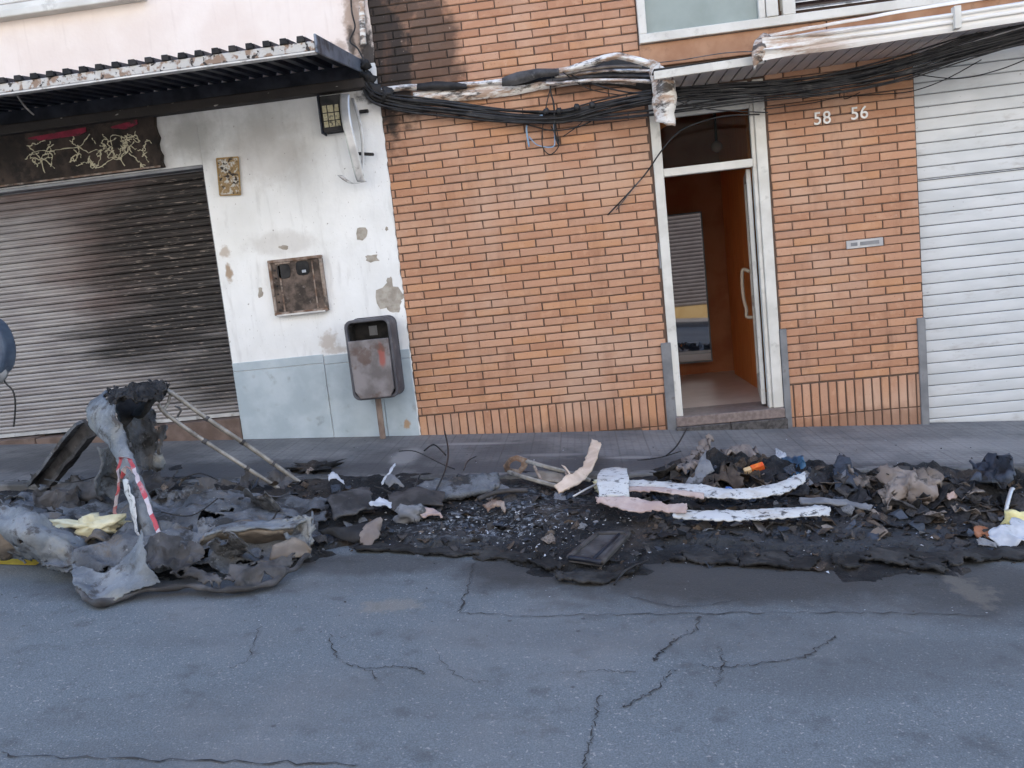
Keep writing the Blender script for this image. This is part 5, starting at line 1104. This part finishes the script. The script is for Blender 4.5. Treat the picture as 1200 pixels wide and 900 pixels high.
protos = []
for me in VAR:
    o = bpy.data.objects.new('charred_scrap', me); o.modifiers.new('solid', 'SOLIDIFY').thickness = .035; protos.append(o)
def put(px, py, h, size, mi, label, group, flatness=.6, name='charred_scrap', cat='scrap'):
    o = protos[random.randrange(len(protos))].copy(); o.name = name; COL.objects.link(o)
    p = A(px, py, 0)
    o.location = p + Vector((0, 0, h)); s = size; o.scale = (s, s, s * random.uniform(.7, 1.2))
    o.rotation_euler = (random.gauss(0.25, .5) * (1.3 - flatness), random.gauss(0, .55) * (1.3 - flatness), random.uniform(0, 6.28))
    o.material_slots[0].link = 'OBJECT'; o.material_slots[0].material = SCR[mi]
    return tag(o, label, cat, group)
KN = ['black', 'dark grey', 'dark brown', 'slate blue', 'taupe', 'pale grey']
def weights(): return random.choices(range(6), [5, 4, 3.2, 2.2, 1.3, .9])[0]
GH = 'charred scraps in the heap before the garage'
def heap_top(px): return float(np.interp(px, [740, 790, 820, 850, 890, 940, 1000, 1060, 1100, 1150, 1200], [575, 560, 548, 546, 556, 560, 562, 558, 566, 574, 582]))
for i in range(150):
    px = random.uniform(765, 1210); tp = heap_top(px); py = random.uniform(tp, min(tp + 52, 628))
    if 690 < px < 985 and 580 < py < 632: py = random.uniform(tp, 582)
    mi = weights(); s = random.uniform(.05, .15) * (1.15 if mi in (0, 1) else .85)
    put(px, py, random.uniform(.0, .05), s, mi, '%s charred scrap in the debris heap right of the folded strip' % KN[mi], GH, .45)
for i in range(24):                                       # crest pieces standing up
    px = random.choice([random.uniform(810, 880), random.uniform(1010, 1110), random.uniform(900, 1010), random.uniform(1110, 1190)]); mi = random.choices([0, 1, 2, 3], [5, 2, 1, 1])[0]
    put(px, heap_top(px) + 3, random.uniform(.0, .03), random.uniform(.05, .10), mi, '%s charred scrap standing up on the crest of the right-hand heap' % KN[mi], GH, .1)
GM = 'charred scraps in the ash between container and strip'
for i in range(60):
    px = random.uniform(380, 740); py = random.uniform(568, 640); mi = random.choices(range(6), [5, 4, 1.5, 2, .5, 1.6])[0]
    put(px, py, random.uniform(0, .015), random.uniform(.03, .10), mi, '%s charred scrap in the ash below the brick wall' % KN[mi], GM, .85)
GL = 'charred scraps around the melted container'
for i in range(40):
    px = random.uniform(20, 400); py = random.uniform(560, 660); mi = random.choices(range(6), [3, 4, 1.5, 1, 1, 1.5])[0]
    put(px, py, random.uniform(.03, .09), random.uniform(.04, .11), mi, '%s charred scrap on the melted container sheets' % KN[mi], GL, .7)
for i in range(40):
    px = random.uniform(560, 1200); py = random.uniform(632, 668); mi = random.choices(range(6), [5, 4, 1.5, 2, .4, .8])[0]
    put(px, py, random.uniform(0, .01), random.uniform(.02, .07), mi, '%s charred scrap on the front crust of the ash' % KN[mi], 'charred scraps on the front crust', .95)
# pieces one can pick out of the heap
pk = thing('red_packet', A(880, 556), 'small red and cream packet lying on top of the heap', 'packet')
pc = W(884, 553, A(880, 562).y - .03)
Mx = Matrix.Rotation(-.25, 3, 'Y') @ Matrix.Rotation(.5, 3, 'X')
def lbox(nm, x0, x1, y0, y1, z0, z1, mat, par):
    b = MB().box(x0, x1, y0, y1, z0, z1); b.v = [tuple(Mx @ Vector(v) + pc) for v in b.v]; return b.build(nm, mat, par, bevel=.004)
lbox('red_end', -.012, .06, -.012, .02, -.038, .042, REDP, pk); lbox('cream_end', -.055, -.0125, -.011, .019, -.036, .040, ORANGE, pk)
flat('tan_rag', [[(796, 562, .06), (812, 552, .10), (824, 546, .12)], [(800, 566, .05), (816, 562, .08), (830, 556, .10)]], 0, TAUPE, 'light tan crumpled rag on the left shoulder of the heap', 'rag', amp=.05, seed=61)
flat('tan_rag', [[(818, 548, .12), (826, 540, .15), (834, 536, .16)], [(820, 554, .10), (828, 548, .13), (838, 543, .14)]], 0, PEELM if False else TAUPE, 'tan rag tip standing above the crumpled rag', 'rag', amp=.04, seed=62)
flat('grey_flap', [[(800, 576, .06), (816, 570, .09), (830, 560, .12)], [(804, 583, .04), (820, 578, .06), (836, 570, .09)]], 0, SCR[5], 'grey leaf-shaped flap leaning on the left side of the heap', 'flap', amp=.02, seed=63)
flat('brown_cloth', [[(822, 586, .05), (845, 566, .10), (868, 572, .10)], [(826, 592, .03), (850, 580, .07), (872, 584, .07)]], 0, SCR[2], 'dark brown cloth spread over the middle of the heap', 'cloth', amp=.05, seed=64)
flat('brown_cloth', [[(852, 548, .10), (870, 543, .13), (892, 546, .10)], [(856, 558, .08), (874, 554, .10), (896, 560, .08)]], 0, TAUPE, 'grey-brown cloth fold behind the red packet', 'cloth', amp=.04, seed=65)
flat('blue_scrap', [[(918, 554, .06), (930, 552, .08), (942, 556, .06)], [(920, 566, .04), (932, 566, .05), (943, 568, .03)]], 0, plain('blue_bag', (.03, .09, .17), (.06, .14, .24), .5, sc=10, bump=.3, grime=((.02, .02, .02), 10, .52, .8)), 'dark blue plastic scrap right of the red packet', 'scrap', amp=.04, seed=66)
flat('blue_scrap', [[(848, 588, .06), (855, 586, .07), (862, 588, .06)], [(849, 593, .05), (856, 592, .05), (861, 593, .05)]], 0, plain('bright_blue', (.06, .13, .35), (.10, .2, .45), .5, sc=10, bump=.2), 'tiny bright blue scrap behind the upper arm of the strip', 'scrap', amp=.01, seed=67)
flat('white_scrap', [[(908, 548, .09), (914, 545, .10), (920, 547, .09)], [(909, 552, .07), (915, 552, .08), (920, 552, .07)]], 0, PAPERW, 'small off-white scrap on top of the heap right of the packet', 'scrap', amp=.02, seed=68)
flat('taupe_cloth', [[(1036, 578, .06), (1060, 574, .11), (1084, 582, .08)], [(1040, 590, .05), (1066, 586, .10), (1090, 592, .06)], [(1042, 598, .03), (1068, 598, .05), (1088, 600, .03)]], 0, TAUPE, 'taupe folded cloth bulging in the right-hand heap', 'cloth', amp=.06, seed=69, k=6)
flat('taupe_cloth', [[(1072, 572, .09), (1084, 568, .12), (1098, 574, .09)], [(1076, 584, .06), (1088, 584, .08), (1100, 586, .05)]], 0, SCR[4], 'smaller brown-grey cloth fold behind the taupe cloth', 'cloth', amp=.05, seed=70)
flat('taupe_cloth', [[(994, 566, .08), (1006, 570, .08), (1020, 576, .07)], [(998, 574, .06), (1010, 579, .06), (1024, 584, .04)]], 0, SCR[4], 'narrow greyish cloth strip left of the taupe cloth', 'cloth', amp=.04, seed=71)
flat('grey_lath', [[(938, 596, .06), (970, 598, .06), (1000, 599, .05), (1022, 601, .04)], [(940, 601, .05), (970, 602, .05), (1000, 603, .04), (1020, 604, .03)]], 0, SCR[5], 'thin grey slat in the debris beyond the folded strip', 'slat', amp=.006, seed=72)
flat('dark_plate', [[(976, 564, .07), (990, 558, .10), (1004, 570, .07)], [(980, 580, .04), (994, 578, .06), (1008, 582, .03)]], 0, SCR[3], 'slate blue plate leaning in the middle of the heap', 'plate', amp=.02, seed=73)
flat('dark_bag', [[(1138, 566, .06), (1160, 562, .10), (1184, 570, .08)], [(1142, 580, .06), (1166, 576, .10), (1186, 584, .06)]], 0, SCR[3], 'slate blue crumpled bag at the right end of the heap', 'bag', amp=.05, seed=74)
MB_ = MB().tube(cr([A(1188, 585, .07), A(1186, 592, .08), A(1182, 600, .06), A(1179, 606, .03)], 4), .010, 7)
tag(MB_.build('bent_rod', ALU, smooth=True), 'short pale bent rod at the right end of the heap', 'rod')
flat('paper_scrap', [[(1160, 633, .05), (1180, 628, .06), (1212, 628, .05)], [(1164, 641, .03), (1184, 642, .03), (1212, 645, .03)], ], 0, PAPERW, 'crumpled white paper at the right edge of the photo', 'paper', th=.004, amp=.03, seed=75)
flat('paper_scrap', [[(1144, 638, .03), (1154, 638, .035), (1166, 643, .03)], [(1146, 642, .02), (1156, 644, .02), (1168, 646, .02)]], 0, SCR[5], 'greyish paper strip left of the crumpled white paper', 'paper', th=.004, amp=.01, seed=76)
tag(blob('foam_lump', A(1196, 620, .04), (.07, .05, .04), plain('yellowish_foam', (.60, .52, .22), (.70, .63, .34), .9, sc=12, bump=.5, grime=((.2, .17, .1), 8, .6, .7)), seed=9.1, amp=.6, n=20), 'yellowish foam lump at the right edge above the white paper', 'foam lump')
flat('orange_shard', [[(1142, 628, .03), (1150, 626, .04), (1158, 630, .03)], [(1144, 633, .02), (1152, 633, .02), (1160, 634, .02)]], 0, plain('orange_shard', (.25, .10, .05), (.35, .16, .09), .8, sc=12, bump=.3), 'small orange-brown shard left of the crumpled white paper', 'shard', seed=77)
flat('pink_scrap', [[(1110, 592, .05), (1116, 590, .06), (1122, 592, .05)], [(1111, 596, .04), (1117, 596, .04), (1122, 596, .04)]], 0, PINK, 'tiny pinkish scrap right of the taupe cloth', 'scrap', amp=.01, seed=78)
tag(blob('ash_pile', S(366, 549, .01), (.16, .09, .035), ASH, seed=3.7, amp=.8, n=28, freq=6), 'small pile of ash and crumbs on the pavement edge behind the rods', 'ash pile')
for i, (row_b, row_f) in enumerate([
    ([(395, 642), (450, 636), (520, 638), (575, 640)], [(400, 655), (455, 650), (515, 657), (570, 655)]),
    ([(545, 646), (585, 640), (625, 650), (660, 662)], [(550, 660), (590, 660), (628, 668), (655, 684)]),
    ([(650, 672), (690, 674), (720, 668), (752, 660)], [(655, 688), (690, 692), (722, 684), (750, 674)]),
    ([(765, 652), (800, 646), (835, 646), (872, 650)], [(768, 668), (805, 664), (838, 668), (868, 668)]),
    ([(860, 650), (895, 645), (930, 650), (960, 656)], [(866, 668), (900, 670), (935, 676), (962, 672)]),
    ([(975, 652), (1015, 644), (1060, 646), (1110, 650)], [(980, 678), (1018, 668), (1062, 672), (1108, 678)]),
    ([(1095, 648), (1130, 642), (1170, 644), (1220, 640)], [(1100, 676), (1135, 668), (1172, 664), (1220, 658)])]):
    hb = [A(x, y, .006) for x, y in row_b]; hf = [A(x, y, .0) for x, y in row_f]
    hm = [a.lerp(b, .5) + Vector((0, 0, .014)) for a, b in zip(hb, hf)]
    hf = [Vector((p.x, p.y, max(p.z, zr(p.x, p.y)) + .012 + .012 * ((j + i) % 2))) for j, p in enumerate(hf)]
    o = loft('crust_slab', [hb, hm, hf], CRUST, None, k=12, thick=.012, amp=.014, freq=9, seed=80 + i, rough=.006, jag=.005, amp2=.006, tear=.78)
    tag(o, ['cracked ash crust slab at the road edge right of the container', 'cracked ash crust slab just left of the charred tray', 'lifted ash crust slab in front of the charred tray', 'lifted ash crust slab below the left end of the folded strip', 'lifted ash crust slab below the right end of the folded strip', 'long lifted ash crust slab right of the folded strip', 'ash crust slab in front of the white paper at the right edge'][i], 'crust slab', 'lifted crust slabs along the road edge', 'thing')
# small litter nobody could count
q = MB(); mi_ = []
def litter(px, py, s):
    s *= random.choice((.4, .5, .6, .8, 1.3))
    p = A(px, py, s * .25); M_ = Matrix.Rotation(random.uniform(0, 6.28), 3, 'Z') @ Matrix.Rotation(random.gauss(0, .6), 3, 'X') @ Matrix.Rotation(random.gauss(0, .6), 3, 'Y')
    a = random.uniform(.3, .9); j = lambda: random.uniform(-.25, .25)
    v = [(-1 + j(), -a + j(), j()), (j(), -a + j(), .3 + j()), (1 + j(), -a + j(), j()), (1 + j(), a + j(), j()), (j(), a + j(), .3 + j()), (-1 + j(), a + j(), j())]
    v = [p + M_ @ (Vector(c) * s) for c in v]; t = Vector((0, 0, -.004))
    q.add(v + [c + t for c in v], [(0, 1, 4, 5), (1, 2, 3, 4), (11, 10, 7, 6), (10, 9, 8, 7)] + [(k, k + 6, (k + 1) % 6 + 6, (k + 1) % 6) for k in range(6)])
    m_ = random.choices(range(6), [6, 5, 3, 2.2, .45, .5])[0]; mi_.extend([m_] * 10)
for i in range(1100):
    px = random.uniform(755, 1215); tp = heap_top(px)
    litter(px, random.uniform(tp + 1, 632), random.uniform(.010, .036))
for i in range(480): litter(random.uniform(330, 780), random.uniform(570, 650), random.uniform(.006, .022))
for i in range(420): litter(random.uniform(10, 400), random.uniform(558, 640), random.uniform(.008, .026))
for i in range(110): litter(random.uniform(560, 1210), random.uniform(630, 668), random.uniform(.005, .016))
o = q.build('charred_litter', SCR[0]); o['kind'] = 'stuff'
for m_ in SCR[1:]: o.data.materials.append(m_)
o.data.polygons.foreach_set('material_index', mi_)
# countless chips and crumbs: one mass
q = MB(); q2 = MB()
def chip(mb, p, s):
    e = [Vector((random.uniform(-1, 1), random.uniform(-1, 1), random.uniform(-.4, .6))) * s for _ in range(4)]
    mb.add([p + v + Vector((0, 0, s * .3)) for v in e], [(0, 1, 2), (0, 2, 3), (0, 3, 1), (1, 3, 2)])
for i in range(900):
    px, py = random.gauss(600, 70), random.gauss(615, 16)
    if i > 420: px, py = random.uniform(370, 1200), random.uniform(570, 680)
    if 568 < py < 690 and 370 < px < 1205: chip(q if i % 3 else q2, A(px, py, 0), random.uniform(.004, .012) * random.uniform(.5, 1.4))
for i in range(1300):
    px, py = random.uniform(250, 1205), random.uniform(562, 655); p = A(px, py, 0)
    chip(q2, p, random.uniform(.004, .012))
for i in range(120):
    px, py = random.uniform(0, 1200), random.uniform(650, 760); p = P(px, py); chip(q if i % 4 == 0 else q2, p, random.uniform(.003, .007))
for i in range(90):
    px, py = random.uniform(330, 1150), random.uniform(515, 548); p = S(px, py); chip(q2 if i % 4 else q, p, random.uniform(.003, .009))
o = q.build('pale_chips', PAPERW); o['kind'] = 'stuff'
o = q2.build('charred_crumbs', SCR[1]); o['kind'] = 'stuff'

# ------------------------------------------------------------------ the other side of the street, seen in the hall mirror
op = thing('opposite_house', (3, -9.3, zr(3, -9.3) + .14), 'sunlit pale house across the street with a grey shutter, reflected in the hall mirror', 'building')
OPW = plain('opposite_plaster', (.58, .55, .50), (.66, .62, .57), .85, sc=2, bump=.2)
yo = -9.3
MB().box(-14, .4, yo - 3, yo, -2, 9.5).box(3.6, 16, yo - 3, yo, -2.5, 9.5).box(.401, 3.599, yo - 3, yo - .001, 2.3, 9.5).build('wall', OPW, op)
os_ = MB().box(.4, 3.6, yo - .4, yo - .3, -1.2, 2.3).build('roller_shutter', CHAR, op)
me = slat_mesh('slat', 0, -3.19, 0, .085, plain('opposite_slats', (.07, .06, .06), (.09, .08, .08), .5, sc=4, bump=0), depth=.012)
for v in me.vertices: v.co.y *= -1
for k in range(26):
    o = bpy.data.objects.new('slat', me); o.location = (3.595, yo - .2, -.1 + k * .09); link(o, os_)
MB().box(.4, 3.6, yo - .3, yo - .1, -1.2, -.1).build('plinth', plain('ochre_plinth', (.30, .20, .08), (.34, .24, .11), .8, sc=4, bump=0), op)
